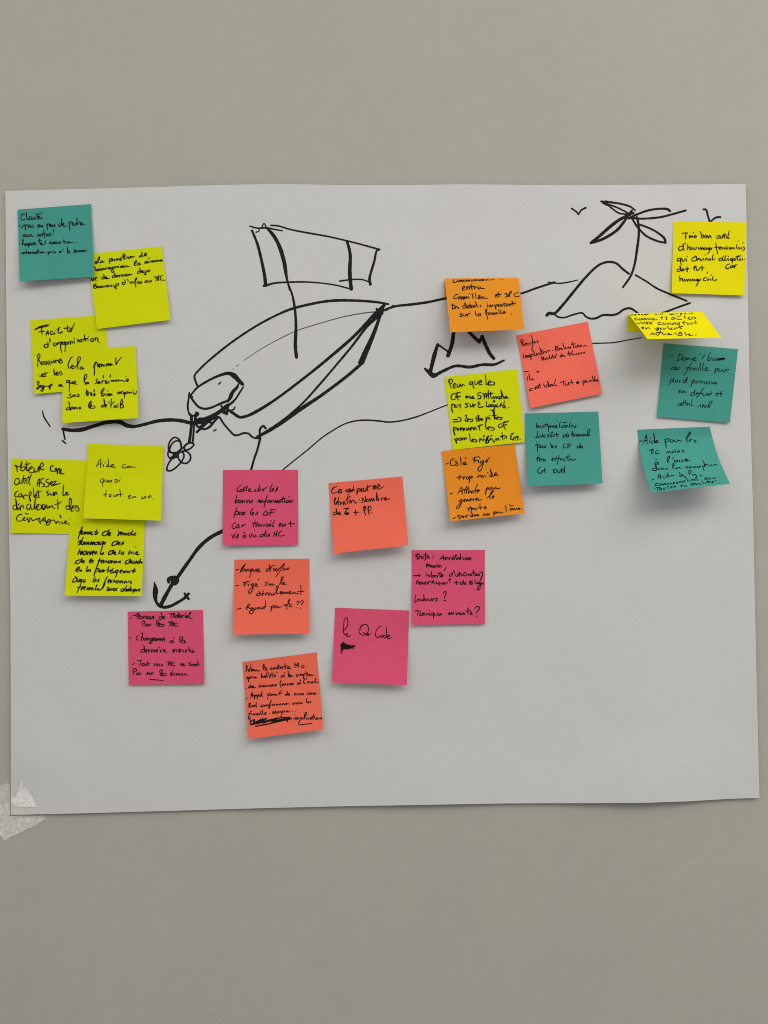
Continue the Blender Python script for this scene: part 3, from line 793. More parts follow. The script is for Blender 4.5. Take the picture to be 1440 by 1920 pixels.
"190,310 215,308; 245,275 285,265 305,240 320,235 310,290 300,325; 290,285 340,270; 360,285 330,295 330,320 365,320 375,290 345,285; 390,285 395,320 405,285 430,285 435,320; 475,285 450,295 455,320 485,310 490,285; 495,285 500,320 520,315 525,285; 525,310 550,290 535,280 525,305 555,320; 670,265 680,300 640,290 625,310 640,330 680,315 655,230 685,310; 690,310 710,295 700,285 685,310 715,322; 780,245 810,250 800,305; 800,250 860,240 830,300; 835,250 850,270 855,300; 890,270 870,280 870,305 895,300 900,275 910,300; 920,230 915,270 925,305; 900,265 940,260; 930,295 955,280 945,270 932,290 950,310; 965,275 970,310 980,275 1000,270; 1015,275 1020,305; 1020,250; 1030,295 1055,280 1045,272 1030,300 1060,305; 1060,300 1090,250 1105,225 1085,235 1075,290 1095,315 1125,312",
"380,430 370,370 395,355 415,375 395,395; 420,400 410,425 435,430 445,405 420,400; 450,400 460,430 475,405 480,430; 490,430 495,405 520,400; 590,410 585,365 610,350 620,380 595,405 600,435; 620,425 645,400 630,390 615,410 625,435 650,435; 660,410 700,405 690,435 660,430; 760,375 790,370 785,430; 790,375 820,365 835,375 800,400 820,430 840,380 850,400 845,430; 910,390 870,385 855,415 880,432 915,430",
"180,620 190,610 205,605; 325,570 290,590 285,635 320,640; 360,545 375,530 380,560 365,600 360,650 365,600 385,595 390,640; 420,605 400,620 410,645 430,630 435,610 440,640; 450,610 455,645 465,610 480,615 485,640; 520,615 495,625 500,645 525,635 530,610 525,660 495,695 475,680 505,655 540,640; 545,635 570,615 555,605 545,635 570,650; 580,615 585,650 600,615 610,650 625,615 635,645; 640,640 660,620 645,620 650,650; 665,620 670,655 685,625; 700,590 700,630 710,660; 685,620 715,625; 830,650 795,655 790,680 820,680 835,650 850,685; 845,605 850,625; 950,660 930,620 955,590 980,600 965,635 940,650 955,680; 1000,640 970,655 970,685 1005,680 1010,650 1020,685",
"400,775 360,790 355,820 390,820 410,790 395,720 410,790 415,825; 425,810 450,795 440,780 425,800 440,828; 465,785 470,825 480,790 500,785; 510,790 515,825 530,790 545,790 550,825; 560,790 565,820; 580,810 605,795 595,780 580,805 600,828; 620,745 635,760; 640,790 650,825 660,790 690,785; 695,810 720,795 710,785 695,815 740,825; 825,825 840,780 850,825 865,785 885,785 890,825; 910,785 915,820; 930,770 935,825 945,785 965,785 970,825; 990,785 995,820 1020,815 1030,785 1035,820; 1070,740 1080,790 1090,825; 1060,790 1100,785; 1090,820 1140,800 1120,825 1165,815",
"225,1005 255,995; 340,945 345,985 335,1030; 295,950 370,945; 385,990 365,1005 375,1025 400,1015 395,990; 410,990 415,1025 440,1015 445,990; 450,965 455,1000 470,1025; 435,1000 480,995; 550,1030 560,995 575,1000 585,1030; 610,995 595,1015 610,1030 635,1020 620,995; 650,1000 680,1005 675,1025 650,1028; 740,970 770,970 765,1020; 760,970 800,965 800,1025; 775,1000 800,990; 860,985 830,980 815,1005 830,1025 865,1022; 945,1020 960,990 970,1020; 975,1015 1005,1000 990,995 985,1020 1020,1018; 1100,975 1075,990 1095,1010 1065,1028; 1130,1000 1110,1015 1125,1028 1150,1020 1135,1000; 1160,1000 1165,1028 1180,1000 1195,1025; 1205,950 1210,1000 1215,1030; 1190,1000 1240,1000",
"245,1155 240,1085 270,1070 290,1085 280,1110 255,1120; 310,1130 290,1140 290,1160 315,1155 320,1135; 330,1130 355,1140 345,1160 325,1160; 470,1120 445,1130 465,1145 435,1160; 480,1130 485,1155 505,1150 510,1130 515,1155; 520,1155 530,1130 545,1130; 640,1140 635,1105 665,1085 675,1100 650,1140 640,1165 665,1175; 665,1165 690,1140 675,1135 665,1165 690,1175; 700,1145 735,1150 725,1175 700,1172; 795,1160 830,1140 815,1130 795,1150 810,1175 835,1165; 815,1105 835,1100; 865,1140 845,1155 860,1172; 880,1140 885,1170 895,1140; 930,1140 910,1150 915,1170 935,1160 945,1165; 955,1145 960,1170 975,1145 985,1170; 1000,1170 1020,1140 1025,1165; 1048,1170"]),
9: (CE, 2.2, [
"415,320 380,340 355,390 365,415 400,400; 430,375 405,385 405,410 435,410 445,385 425,375; 450,405 475,345 460,360 460,405; 485,405 510,330 500,350 495,405; 520,400 560,375 545,370 525,395 545,410 585,405; 640,375 620,395 630,410 660,400; 700,315 680,370 670,410; 690,400 715,380 700,375 695,405; 740,370 745,410 760,375 800,350; 885,305 860,360 850,410 870,410; 880,400 910,375 895,365 880,395 900,408; 930,410 965,345 950,405 925,400",
"355,470 340,520 325,585 355,545 380,545 375,575 335,580; 400,540 385,560 395,582 420,565 405,540; 430,540 435,585 460,545 470,580; 500,540 505,585 520,545 540,545 540,580; 555,580 590,540 575,585; 660,570 690,535 690,575; 705,540 710,580 740,540 745,575; 810,465 785,550 760,650; 745,575 790,550; 830,540 805,560 815,580 840,565 835,540; 860,540 860,580 885,540; 905,545 910,580 935,545 945,580 960,545 965,578; 1000,545 975,560 985,580 1010,555 1015,575; 1050,480 1030,550 1035,580; 1010,530 1080,515; 1065,540 1070,575; 1133,492; 1105,545 1090,565 1105,580 1130,560 1115,545; 1140,545 1150,580 1165,550 1190,545 1175,580",
"355,645 330,720 310,800; 320,720 375,715 370,750 335,755; 420,720 390,735 395,765 425,750 435,720 435,765; 455,720 455,765 470,730 490,715; 590,665 560,720 560,765; 575,755 610,730 595,725 580,750 600,770; 630,765 665,715 655,765; 800,695 770,720 750,760 780,770 820,745 800,720; 870,690 860,730 845,770; 850,690 930,680; 830,730 915,720",
"340,880 300,900 280,945 305,970 345,945; 370,910 345,930 350,960 385,935 375,905 390,960; 435,910 430,945 450,920 485,905; 630,850 610,900 600,945; 585,895 660,880; 640,895 640,940 665,895; 700,895 675,915 685,940 715,910 720,935; 740,895 755,935 780,895; 820,895 795,915 805,940 835,905 840,935; 860,895 860,930; 865,854; 920,850 895,900 890,940 910,935; 980,930 1020,900 1005,890 985,920 1000,940 1030,925; 1040,900 1045,940 1075,900 1080,930; 1155,860 1165,940; 1120,890 1165,895 1215,895",
"275,1055 290,1110 310,1055; 325,1060 325,1105; 334,1023; 345,1110 375,1050 365,1115; 475,1060 445,1080 450,1105 480,1080 480,1060 490,1105; 455,1025 470,1035; 540,1050 555,1100 580,1045; 595,1055 600,1095; 617,997; 615,1095 635,1065 640,1100; 760,1050 705,1065 695,1090 745,1080 790,1000 770,1055 770,1085; 795,1050 795,1085 825,1075 835,1045 845,1085; 920,1020 905,1085; 915,1050 950,1060; 955,1005 945,1080; 1030,1005 985,1030 985,1075 1020,1080 1065,1070"]),
10: (CF, 2.3, [
"235,320 190,340 165,390 185,415 240,400; 260,395 310,375 295,360 265,375 265,410 320,400; 410,355 375,365 370,390 405,385 425,350 405,440; 430,360 440,395 460,360 465,390; 480,310 475,360 490,385; 525,350 530,390 525,430 535,360 565,350 565,380 540,390; 575,380 600,355 585,350 575,370 590,390 615,380; 620,345 625,385 650,380 655,340; 680,300 670,350 680,385; 660,345 715,310; 735,315 760,310 755,360; 765,320 790,300 790,355; 775,320 770,350; 810,340 850,310 835,290 810,320 815,355 860,345 900,320",
"200,530 225,490 215,480 205,530 215,580; 225,570 245,545 230,540 235,575; 265,470 255,530 265,580; 250,540 280,530; 285,570 310,550 295,545 290,575; 325,530 335,580 345,535 365,575; 395,450 385,520 395,560; 370,510 430,460; 415,510 420,550; 435,510 445,555 460,515 485,520 500,555 525,545; 557,506; 567,546; 600,550 605,480 640,540 650,460; 670,495 655,520 675,535 690,515 670,495; 705,490 715,530 730,490 745,525 760,490 775,520; 800,440 810,520 835,515 830,490 815,500; 805,410 815,480; 865,480 875,515 885,485 905,485; 915,510 940,480 925,475 920,510 950,505 995,490",
"240,680 200,690 195,720 230,715 240,680 230,640 245,700 255,720; 260,710 290,690 275,680 260,705 300,720; 335,640 370,630 415,628; 395,635 360,680 350,710; 360,705 385,690 410,700 395,715 370,715 400,705 375,700 395,712 405,695; 505,655 510,725; 480,685 545,685; 640,600 625,650 650,725; 625,650 620,605 645,600 650,640 635,660; 690,610 685,660 700,720; 680,640 690,605 720,605 725,640 700,665; 728,692"]),
11: (CG, 2.1, [
"180,310 215,300; 240,355 260,290 320,220 290,270 255,300; 300,290 270,305 270,330 305,320 310,290 320,325; 330,295 340,330 350,300 370,300 375,330; 420,290 390,305 395,330 425,315 425,290 395,380 385,425; 440,295 445,330 470,325 480,295 485,325; 495,320 530,300 515,290 495,310 510,335 550,325; 680,290 640,300 635,325 665,325 690,290 680,235 685,290 700,330; 740,240 715,255 705,285; 745,285 750,320; 755,245; 765,290 770,320 790,285 800,320; 790,330 850,270 905,215 900,240 850,310 780,410; 905,280 885,300 900,315 920,300 905,280; 935,300 965,275 965,300 940,305",
"170,550 215,540; 310,490 305,550; 285,500 375,480; 300,525 345,515; 365,525 370,550; 430,515 405,530 415,550 435,535 440,515 430,600 390,660 365,640 400,590 440,555; 460,545 495,525 475,515 460,540 475,555 515,550; 530,440 515,460; 660,490 625,500 640,530 610,545; 670,510 680,540 705,515 710,540; 725,515 735,540 755,525; 830,525 870,470 890,415 870,415 855,470 860,530; 880,520 910,500 895,495 880,515 895,530 935,525",
"540,655 495,665 490,690 525,690 545,655 525,630 545,670 560,690; 570,680 600,660 585,655 570,675 585,690; 595,620 580,635; 620,655 625,690 635,655 655,650; 675,655 660,675 675,690 695,670 675,655; 705,655 715,685 740,680 745,655 750,685; 760,680 800,600 815,550 790,555 780,600 800,660 820,665; 840,655 875,640 860,630 840,650 855,670 885,660; 890,640 895,665 910,640 925,665 940,640 955,662; 970,655 1005,640 990,630 970,650 985,670 1020,660; 1030,640 1040,665 1060,640 1075,665 1110,660; 1150,535 1155,620 1150,680; 1110,630 1200,630",
"195,898 255,885; 340,900 355,840 375,815 380,840 350,865; 335,870 345,900; 350,865 380,880 400,895; 425,870 400,885 410,900 435,880; 440,880 450,910 420,965 385,955 390,925 450,905 480,885; 475,870 480,905; 510,865 495,885 510,895 530,880 510,865; 545,870 555,890 580,880 585,860 590,890; 620,765 620,830 605,890; 590,860 635,855; 700,850 710,880 705,930 715,860 750,840 755,865 720,880; 790,845 765,860 775,880 800,865 795,845; 810,845 820,870 860,860; 895,835 940,830; 960,780 985,745 985,770 945,840 945,905; 895,830 930,850 985,800; 1020,830 990,830 980,855 1025,860; 1090,800 1110,775 1125,790 1100,830; 1090,870; 1150,800 1165,770 1190,780 1180,810 1155,835; 1150,885"]),
12: (CH, 2.15, [
"200,310 175,330 185,370 165,395; 175,300 185,345; 210,385 235,360 220,350 205,380 225,395; 245,280 245,340 255,390; 270,360 260,380 285,380 290,360 270,358; 300,365 310,388 325,365 340,385 375,378; 430,340 425,300 440,280 440,320 430,365; 430,365 450,330 475,345 455,370 480,365 490,385; 555,335 535,345 545,360 570,355; 590,335 575,350 595,355 605,340 590,333; 615,335 625,355 640,335 650,352; 655,280 655,320 670,350; 640,320 680,310; 680,345 700,330 690,325 685,350; 705,325 725,350; 725,320 710,350; 755,265 755,315 765,350; 735,315 785,305; 790,340 820,320 805,318 790,345 840,345; 905,335 905,270 930,310 950,265 960,325; 1035,300 1010,305 1010,335 1045,325",
"195,470 200,500 210,545 205,490 225,470 235,490 215,500; 170,500 200,475; 240,490 265,475 250,468 245,490; 280,475 290,490 305,470 310,490 335,480; 400,420 405,490 420,455 430,485; 455,455 440,470 460,480 465,455 475,480; 485,400 480,440 495,480; 510,410 520,480; 535,440 540,475; 560,400 560,450 575,475; 545,440 585,430; 590,465 610,450 600,445 590,470 620,472; 630,405 635,415; 725,450 695,460 700,480 730,465 735,450 750,470; 745,410 750,425; 800,380 805,430 810,470 840,460 830,435 815,460; 850,450 840,465 860,468 880,460; 960,435 925,445 930,465 965,455; 980,455 1005,435 990,430 980,460; 1030,435 1010,445 1025,460 1040,440 1030,500; 1070,385 1070,430 1080,465; 1050,425 1095,415; 1095,430 1100,455; 1120,435 1110,450 1130,455 1130,435; 1145,440 1160,450 1190,445",
"170,655 180,650; 235,615 205,625 210,640 240,630 240,590 250,630; 260,630 285,615 270,610 265,635 315,630; 405,595 370,605 370,625 405,620; 430,600 415,615 435,620 445,605 430,598; 455,600 465,620 480,600 490,618; 500,600 515,615 530,595 535,612; 560,590 545,605 565,612 575,595 560,588; 590,590 600,610 620,580 625,608; 700,520 680,570 690,630; 705,580 715,605 730,575 745,600 760,575 770,600; 790,575 795,595; 810,595 830,570 835,590; 845,585 870,570 855,568 850,590 890,580; 970,560 940,570 945,585 975,575 980,560 995,580; 985,520 990,530; 1060,490 1035,540 1045,570 1065,565; 1080,500 1085,520; 1090,565 1115,545 1100,545 1095,570; 1140,545 1125,560 1145,568; 1165,545 1150,560 1175,560 1180,545; 1190,545 1200,560; 1215,490 1215,540 1230,560; 1250,430 1268,500 1245,565",
"175,800 190,790; 240,795 260,710 275,780; 245,755 285,745; 295,750 300,805; 295,760 320,745 315,770; 335,750 340,800; 335,760 360,740 355,765; 370,760 390,740 380,765 400,760 410,690 405,730 415,770; 490,730 500,760 495,810; 495,745 525,715 530,740 505,755; 550,730 535,745 555,755 565,735 550,728; 580,730 590,750 610,730 615,750; 625,740 640,750; 705,680 680,690 675,740; 660,725 710,715; 790,725 755,735 760,750 790,740 785,690 795,745; 805,740 825,725 812,725 810,748 830,745; 920,720 895,730 900,745 925,740; 935,725 945,745 960,725; 970,740 995,725 980,722 975,745; 1005,740 1030,725 1015,722 1010,742 1035,740; 1085,705 1090,735 1115,730 1120,710 1125,735; 1135,715 1145,735 1160,712 1165,732; 1180,730 1210,715 1195,712 1185,735 1220,728",
"215,880 240,865 235,890 220,900 245,930; 215,870 215,935; 255,920 275,905 262,900 258,925; 300,900 285,910 295,925 310,905; 325,860 320,900 335,930; 430,890 400,900 395,920 430,915; 450,895 440,910 460,910 460,895; 475,890 485,910 500,890 510,905; 550,820 530,870 510,950 530,920 545,890; 560,880 565,900; 595,880 580,895 600,898 605,880; 620,880 630,898 645,880 655,895; 690,875 670,885 680,897 700,890; 710,890 735,875 720,872 715,893; 770,870 750,885 775,888 780,870 820,882; 895,860 870,870 875,885 900,875; 915,860 925,880 940,855; 950,875 975,860 960,858 955,880; 1005,855 985,870 1020,870; 1085,790 1075,830 1085,865; 1095,860 1115,845 1100,845 1105,865; 1125,845 1145,845 1130,865",
"265,985 235,990 220,1050 205,1085 225,1110 235,1070; 210,1030 255,1025; 285,1025 270,1040 290,1045 300,1025; 315,1025 325,1045 340,1020 350,1045 365,1020 375,1040; 395,980 390,1020 405,1045; 425,970 415,1010 430,1040; 445,1030 470,1010 455,1010 450,1035 475,1030; 525,1025; 570,1030 575,990 595,1025 610,985 625,1020; 650,990 640,1010 660,1015 670,995 650,988; 690,985 700,1010 720,980 700,1050 680,1080; 735,1000 755,985 740,985 740,1005; 770,985 780,1000 795,980 805,1000 825,990; 862,988; 905,995",
"890,1085 890,1120; 895,1040; 915,1080 920,1115 940,1080 950,1110 965,1080; 1000,1075 980,1120 955,1175; 985,1090 1010,1080 1005,1110; 1020,1110 1060,1060 1080,1010 1065,1005 1045,1060 1050,1105; 1075,1085 1080,1110; 1115,1085 1095,1100 1110,1112; 1145,1080 1130,1100 1155,1105 1160,1080; 1185,1030 1170,1080 1180,1110; 1160,1075 1205,1060; 1200,1080 1205,1105; 1235,1085 1220,1105 1245,1110 1250,1090 1235,1082; 1260,1100 1285,1095 1300,1085 1300,1105",
('scribble', [(2.6, [(235, 1140), (300, 1115), (280, 1165), (420, 1100), (250, 1185), (480, 1095), (330, 1175), (560, 1110), (430, 1165), (640, 1090), (560, 1155), (720, 1110), (850, 1095)]), (2.4, [(240, 1190), (400, 1140), (600, 1130), (830, 1075)]), (2.2, [(315, 1215), (500, 1180), (690, 1135), (845, 1102)]), (2.2, [(240, 1130), (235, 1185), (300, 1180), (520, 1125), (780, 1085), (790, 1145)])]),
('underline', [(1.8, [(965, 1193), (1060, 1182), (1165, 1165)])])]),
13: (CI, 1.9, [
"282,545 340,470 358,380 335,318 305,350 290,470 285,550 325,600 352,592 345,570 325,590 350,625 400,608; 570,520 560,470 590,440 650,430 680,470 680,540 640,590 590,600 545,570 535,530 555,480 590,450; 600,560 630,570 665,610; 665,605 680,570 680,605 700,580 725,575; 895,455 850,470 805,540 800,610 830,640 875,610; 895,600 875,620 895,635 920,615 900,598; 960,600 930,610 930,640 960,635 975,590 965,480 975,580 980,640; 990,630 1025,610 1010,600 990,620 1000,655 1055,640",
('scribble', [(4.0, [(250, 770), (290, 740), (265, 800), (320, 750), (290, 815), (350, 760), (330, 815), (390, 765), (370, 810), (430, 775), (440, 800)]), (3.0, [(252, 768), (350, 790), (465, 770)]), (3.4, [(256, 760), (262, 820), (255, 878)]), (2.4, [(262, 735), (290, 718), (310, 745)]), (4, [(270, 800), (340, 780), (430, 800)])])]),
14: (CJ, 2.2, [
"230,190 225,240 240,290; 200,225 270,205; 250,265 275,245 262,240 252,265 270,280; 290,230 330,280; 330,235 300,275; 370,180 360,230 365,290 350,300; 340,215 400,215; 385,255 420,240 405,235 390,260 440,268; 480,226; 486,263; 590,295 640,230 650,235 645,295; 615,265 665,270; 675,250 685,295 695,255 715,255 720,290; 735,250 745,295 755,255 780,260 785,290; 805,255 795,280 815,285 825,260 805,253; 845,210 845,260 855,290; 800,235 865,220; 890,255 865,265 870,285 895,275 900,255 905,290; 915,200 920,260 925,295; 955,255 965,290; 1000,255 985,275 1000,295 1025,275 1005,255; 1035,260 1045,295 1060,260 1070,290; 1090,260 1075,265 1085,285",
"375,415 385,355 405,400 420,360 435,405; 440,375 450,410 465,380 480,410; 510,385 485,395 490,415 515,405 520,385 530,412; 545,380 555,410; 545,355; 570,375 580,410 590,380 610,385 620,415; 690,405 675,440 660,465",
"175,545 280,545; 255,525 280,545 265,560; 375,500 375,550 400,545 410,550; 415,530 430,570; 460,480 455,530 465,570 490,560 495,540 470,545; 500,560 525,545 510,540 505,570; 540,540 550,570 560,540; 595,485 590,530 600,565; 555,510 620,505; 610,550 635,535 620,530 612,560 640,560; 650,530 640,545; 775,515 745,525 745,550 775,550 790,520 785,490; 810,460 825,500; 840,520 850,555 875,545 880,515 885,555; 900,480 905,530 910,555; 885,515 930,515; 925,520 940,550; 955,545 985,500 1000,490 975,505 970,535 990,550; 1010,520 1015,545; 1035,545 1050,515 1060,545; 1090,515 1070,530 1085,545 1105,520; 1125,460 1130,515 1135,550; 1105,500 1155,500; 1165,520 1150,540 1175,540 1175,520; 1190,520 1200,545 1215,520 1225,545; 1215,500 1262,488 1272,520 1245,590 1225,640",
"215,680 225,640 240,620 245,650; 250,675 280,650 265,645 255,670 285,685; 295,645 300,680 320,650 330,680; 345,670 370,650 355,648 350,680 385,672; 395,645 400,680 415,645 450,635; 465,670 490,640 495,625 470,640 465,675; 510,650 515,680; 545,640 535,665 560,675; 590,650 570,665 585,685 610,660; 625,650 635,685 655,650 665,680 715,655; 740,590 745,625 750,650; 730,620 765,605; 850,625 855,685; 820,655 885,655; 955,640 915,655 920,680 955,675 965,620 960,660 975,680; 980,670 1005,655 990,650 985,680 1015,680; 1065,625 1065,680; 1105,620 1080,650 1085,680 1110,675 1105,655 1085,660; 1150,610 1150,660 1170,665; 1180,650 1185,675; 1215,650 1195,665 1210,680 1230,655 1235,700 1215,770 1190,765 1195,730 1230,690 1250,660; 1245,675 1265,660 1255,685; 1275,660 1300,665 1285,690",
"210,850 195,920 195,965 225,950; 230,940 255,915 240,915 235,945; 285,915 265,930 275,950 300,940; 335,840 340,900 345,945; 325,915 310,935 330,945 340,920; 345,910 365,915 370,945; 385,935 405,915 395,915 390,945; 420,915 425,945 450,940 455,910; 465,910 475,945 485,915 510,910; 560,900 530,910 545,930 520,950; 645,830 665,800 690,800 680,850 660,900; 655,940 680,935",
"195,1110 220,1100 245,1110 230,1180; 240,1110 275,1105 270,1180; 280,1140 285,1180 310,1170 315,1135; 345,1135 325,1145 345,1160 320,1175; 365,1180 385,1140 400,1165; 420,1140 425,1175; 425,1105; 485,1135 450,1150 455,1175 485,1160 490,1135 490,1215; 505,1140 515,1175 545,1165 550,1135; 590,1145 565,1160 575,1180 605,1160 600,1145 625,1165; 725,1165 740,1125 750,1165 775,1125 785,1165; 800,1130 805,1160; 810,1095; 845,1120 855,1165 885,1125; 920,1135 895,1145 905,1165 925,1150 935,1165; 945,1140 950,1165 970,1135 985,1165; 1045,1055 1030,1105 1040,1160; 1015,1110 1075,1100; 1070,1150 1100,1130 1085,1125 1075,1155 1115,1165; 1140,1070 1175,1035 1215,1045 1210,1085 1175,1120 1165,1155; 1170,1188 1190,1185"]),
15: (CK, 2.2, [
"265,192 235,205 245,235 290,228; 310,195 300,215 320,225 335,205; 345,195 350,225 365,200 380,225 395,200 405,222; 425,195 430,222 445,198 460,220 475,195 485,218; 505,192 510,215 535,210 540,192; 555,192 560,212 580,192 590,210; 605,192 610,208; 650,192 625,200 650,212; 690,190 665,198 680,208 705,195 710,205; 735,186 740,205; 755,187 760,200; 790,186 780,198 800,200; 815,187 830,195 840,188; 890,186 905,186; 950,187; 985,186",
"375,330 415,310 405,295 380,310 380,350 425,345; 440,300 445,345 460,300 475,305 480,340; 510,260 510,310 525,345; 485,300 555,295; 550,305 560,335 570,305 595,305; 630,300 610,315 615,335 640,325 650,300; 655,325 705,325",
"310,415 275,420 245,465 260,480 310,465; 330,445 315,465 330,485 350,465 335,445; 355,450 365,490 375,450 395,480; 415,445 395,455 415,470 385,490; 420,480 450,460 435,450 425,480; 470,450 475,480; 480,405; 520,395 530,440 535,475; 565,390 575,440 580,475; 610,450 640,460 625,480 610,465 640,445; 620,425 640,435; 660,440 650,465 670,475 685,450; 695,445 705,475 760,470; 865,435 900,425 890,410 870,430 875,455 915,450; 915,380 920,410 930,450; 900,415 955,415; 1010,410 1035,400 1045,425 1025,465; 1040,420 1060,450 1075,400 1115,365 1105,390 1085,420 1085,450; 1215,390 1165,400 1150,430 1180,450 1230,440",
"230,560 225,630; 210,575 260,580 265,610 225,640; 270,620 290,600 278,598 272,630; 300,605 325,610 310,632; 420,575 385,590 385,620 420,615 430,580 410,540 430,600 445,625; 445,610 475,595 460,585 450,615 480,620; 490,555 490,590 500,615; 475,580 510,575; 530,580 510,595 515,615 540,600 545,580; 565,575 555,600 575,605 580,580; 570,525 590,570 605,605; 640,570 655,590 640,605; 755,570 755,605; 745,545; 775,575 785,605 800,570 815,605 830,575; 850,570 870,600 880,640 865,590 885,570 905,575 890,595; 930,560 915,580 930,600 950,580 935,560; 960,570 970,600 980,565; 1000,535 1000,570 1010,600; 985,560 1030,555; 1050,555 1030,575 1045,590 1065,565; 1075,555 1085,585 1105,555 1110,580; 1120,510 1130,550 1140,580; 1105,555 1175,545",
"375,705 340,710 360,725 375,740 335,750; 395,710 400,740 425,735 430,705; 440,710 450,740 460,710 495,700; 570,670 580,720 595,740; 640,705 610,715 615,738 640,730 645,705 650,735; 720,700 745,640 730,635 725,690 745,740 755,785; 725,700 760,690; 780,690 765,710 785,722 800,700 785,688; 815,690 820,720 835,690 850,718 865,690 870,715; 885,685 895,712; 905,700; 920,640 930,690 945,705; 950,650 960,695 980,700; 985,690 1015,675 1000,668 990,695 1025,690; 1110,711"]),
16: (CL, 2.5, [
"175,265 190,320 210,385; 165,290 185,250 225,260 220,300 190,320; 240,350 280,325 265,310 240,330 250,375 285,365; 300,320 305,365 335,355 340,315; 350,330 365,360 375,330 410,340; 515,280 485,295 490,325 525,310 530,285 535,340 550,385; 560,275 570,325 600,315 610,275; 625,305 665,285 655,265 630,280 630,330 670,325; 720,190 730,260 735,330 770,300; 765,310 800,290 790,270 765,290 770,335 800,330; 815,285 860,305 850,330 805,335",
"265,460 225,475 205,520 225,555 275,545; 310,455 295,510 315,560; 280,500 285,460 345,445; 270,520 345,505; 420,525 435,495 445,530 465,500 480,530; 490,500 500,535; 510,530 545,515 530,505 515,530 555,535; 660,450 615,455 610,490 650,500 650,535 605,540; 685,460 690,480; 700,545 710,480 725,460 740,500 745,540; 700,510 750,500; 765,410 765,480 775,540; 800,440 800,490 810,540; 740,470 835,460; 850,500 830,520 850,535 870,510; 875,505 885,540 900,505 920,540; 960,505 930,515 935,540 965,530 955,410 985,500 1000,540; 1005,530 1040,510 1025,500 1010,530 1070,525",
"215,620 215,690 230,740 215,660 240,620 260,635 250,670; 280,630 265,660 290,670 300,640; 335,625 355,650 330,680; 315,640 345,620; 470,605 420,615 450,640 455,660 415,670; 490,620 500,660 525,650 530,615; 535,625 545,665 555,630 575,630; 625,580 610,610 640,605; 640,625 610,640 620,670 660,665 695,660; 740,580 740,660 770,650; 775,630 765,660 790,660 800,630 775,628; 830,625 805,640 815,660 840,640 855,690 830,720 800,710; 865,630 870,660; 905,625 885,645 900,665 930,650; 940,650 965,630 950,625 945,660; 965,600 955,610; 1005,570 1000,640 1025,685; 1005,635 980,650 990,675 1020,655; 1070,675; 850,565 835,580 850,592 865,580 850,565",
"235,855 300,850; 235,890 300,885; 305,815 350,835 355,865 320,885; 415,800 440,785 435,820 420,870 450,880; 445,870 480,850 465,840 450,865 460,885; 495,850 530,850 525,880 490,882; 570,840 600,800 620,790 620,820 590,850 600,890; 635,830 615,850 625,875 645,850; 650,830 665,870 675,835 690,860; 725,820 735,860 735,885 735,830 760,815 765,840 740,850; 780,820 790,850; 785,795; 835,700 845,780 860,850; 860,720 855,790 880,840; 825,790 885,790; 885,840 920,820 905,815 890,835 905,855; 935,820 970,825 960,850 930,850",
"240,960 245,1030 265,1085 245,1000 265,970 285,985 265,1010; 295,980 310,1015 320,980; 340,1005 370,985 355,975 340,1000 360,1020; 380,980 390,1020 400,980 420,1015; 430,980 450,1015 465,970 475,1010; 490,1000 525,980 510,970 490,990 505,1015; 535,970 550,1010 565,970 590,1005; 640,925 630,970 640,1015; 600,960 675,930; 720,890 725,950 740,995 760,980; 755,990 790,970 775,960 755,980 770,1010; 800,965 855,990 845,1010 800,1012; 970,915 930,925 915,955 940,975 980,960; 1010,880 995,940 1020,995; 985,900 1065,880; 970,940 1040,930",
"260,1140 280,1180 290,1210 275,1150 305,1130 310,1155 285,1165; 345,1125 325,1150 345,1165 365,1145 350,1125; 375,1130 385,1160; 395,1125 410,1155 420,1125 445,1145; 485,1065 490,1140 510,1185; 520,1175 545,1150 530,1145 520,1170 540,1190; 560,1150 595,1165 585,1185 550,1185; 635,1190 640,1140 655,1160 665,1140; 680,1170 705,1150 690,1145 685,1175; 710,1090 690,1110; 720,1190 745,1120 770,1100 750,1150 730,1210 770,1190 760,1160 735,1170; 780,1165 805,1145 790,1140 785,1170; 815,1090 800,1105; 820,1140 850,1195 870,1150; 880,1130 890,1165 910,1130 930,1160; 970,1045 975,1100 985,1155; 945,1110 1005,1095; 1010,1095 1040,1110 1030,1130 1005,1135; 1130,1080 1095,1095 1110,1115 1095,1140 1130,1155; 1140,1165 1150,1120 1170,1120 1165,1160; 1215,1100 1185,1110 1215,1130 1190,1165; 1110,1065 1150,1055; 1240,1155"]),
17: (CM, 2.15, [
"165,360 205,350; 300,285 260,290 235,340 250,380 310,375; 335,345 315,360 325,385 350,375 345,345 325,345; 305,325 335,315; 385,255 395,320 400,380; 430,360 470,340 455,325 430,345 440,370 485,360; 470,265 455,280; 600,275 590,345; 565,290 600,260 665,250; 590,310 645,300; 655,305 660,340; 675,270; 725,310 690,325 695,345 725,335 735,305 715,400 680,465 650,450 670,400 740,340; 765,330 800,310 785,300 765,320 780,340; 800,285 825,262",
"375,530 365,570 375,600; 338,565 420,550; 425,555 435,590 445,555 465,550; 490,550 475,570 490,590 510,570 495,548; 525,545 525,600 515,645 530,570 555,540 565,560 540,575; 640,540 650,560 665,535 690,530; 715,530 695,545 705,560 730,540 735,555; 755,525 760,555; 795,485 800,498; 855,520 830,530 830,550 860,545 865,520 830,435 850,500 880,545; 895,525 930,505 915,490 895,515 905,535 955,525",
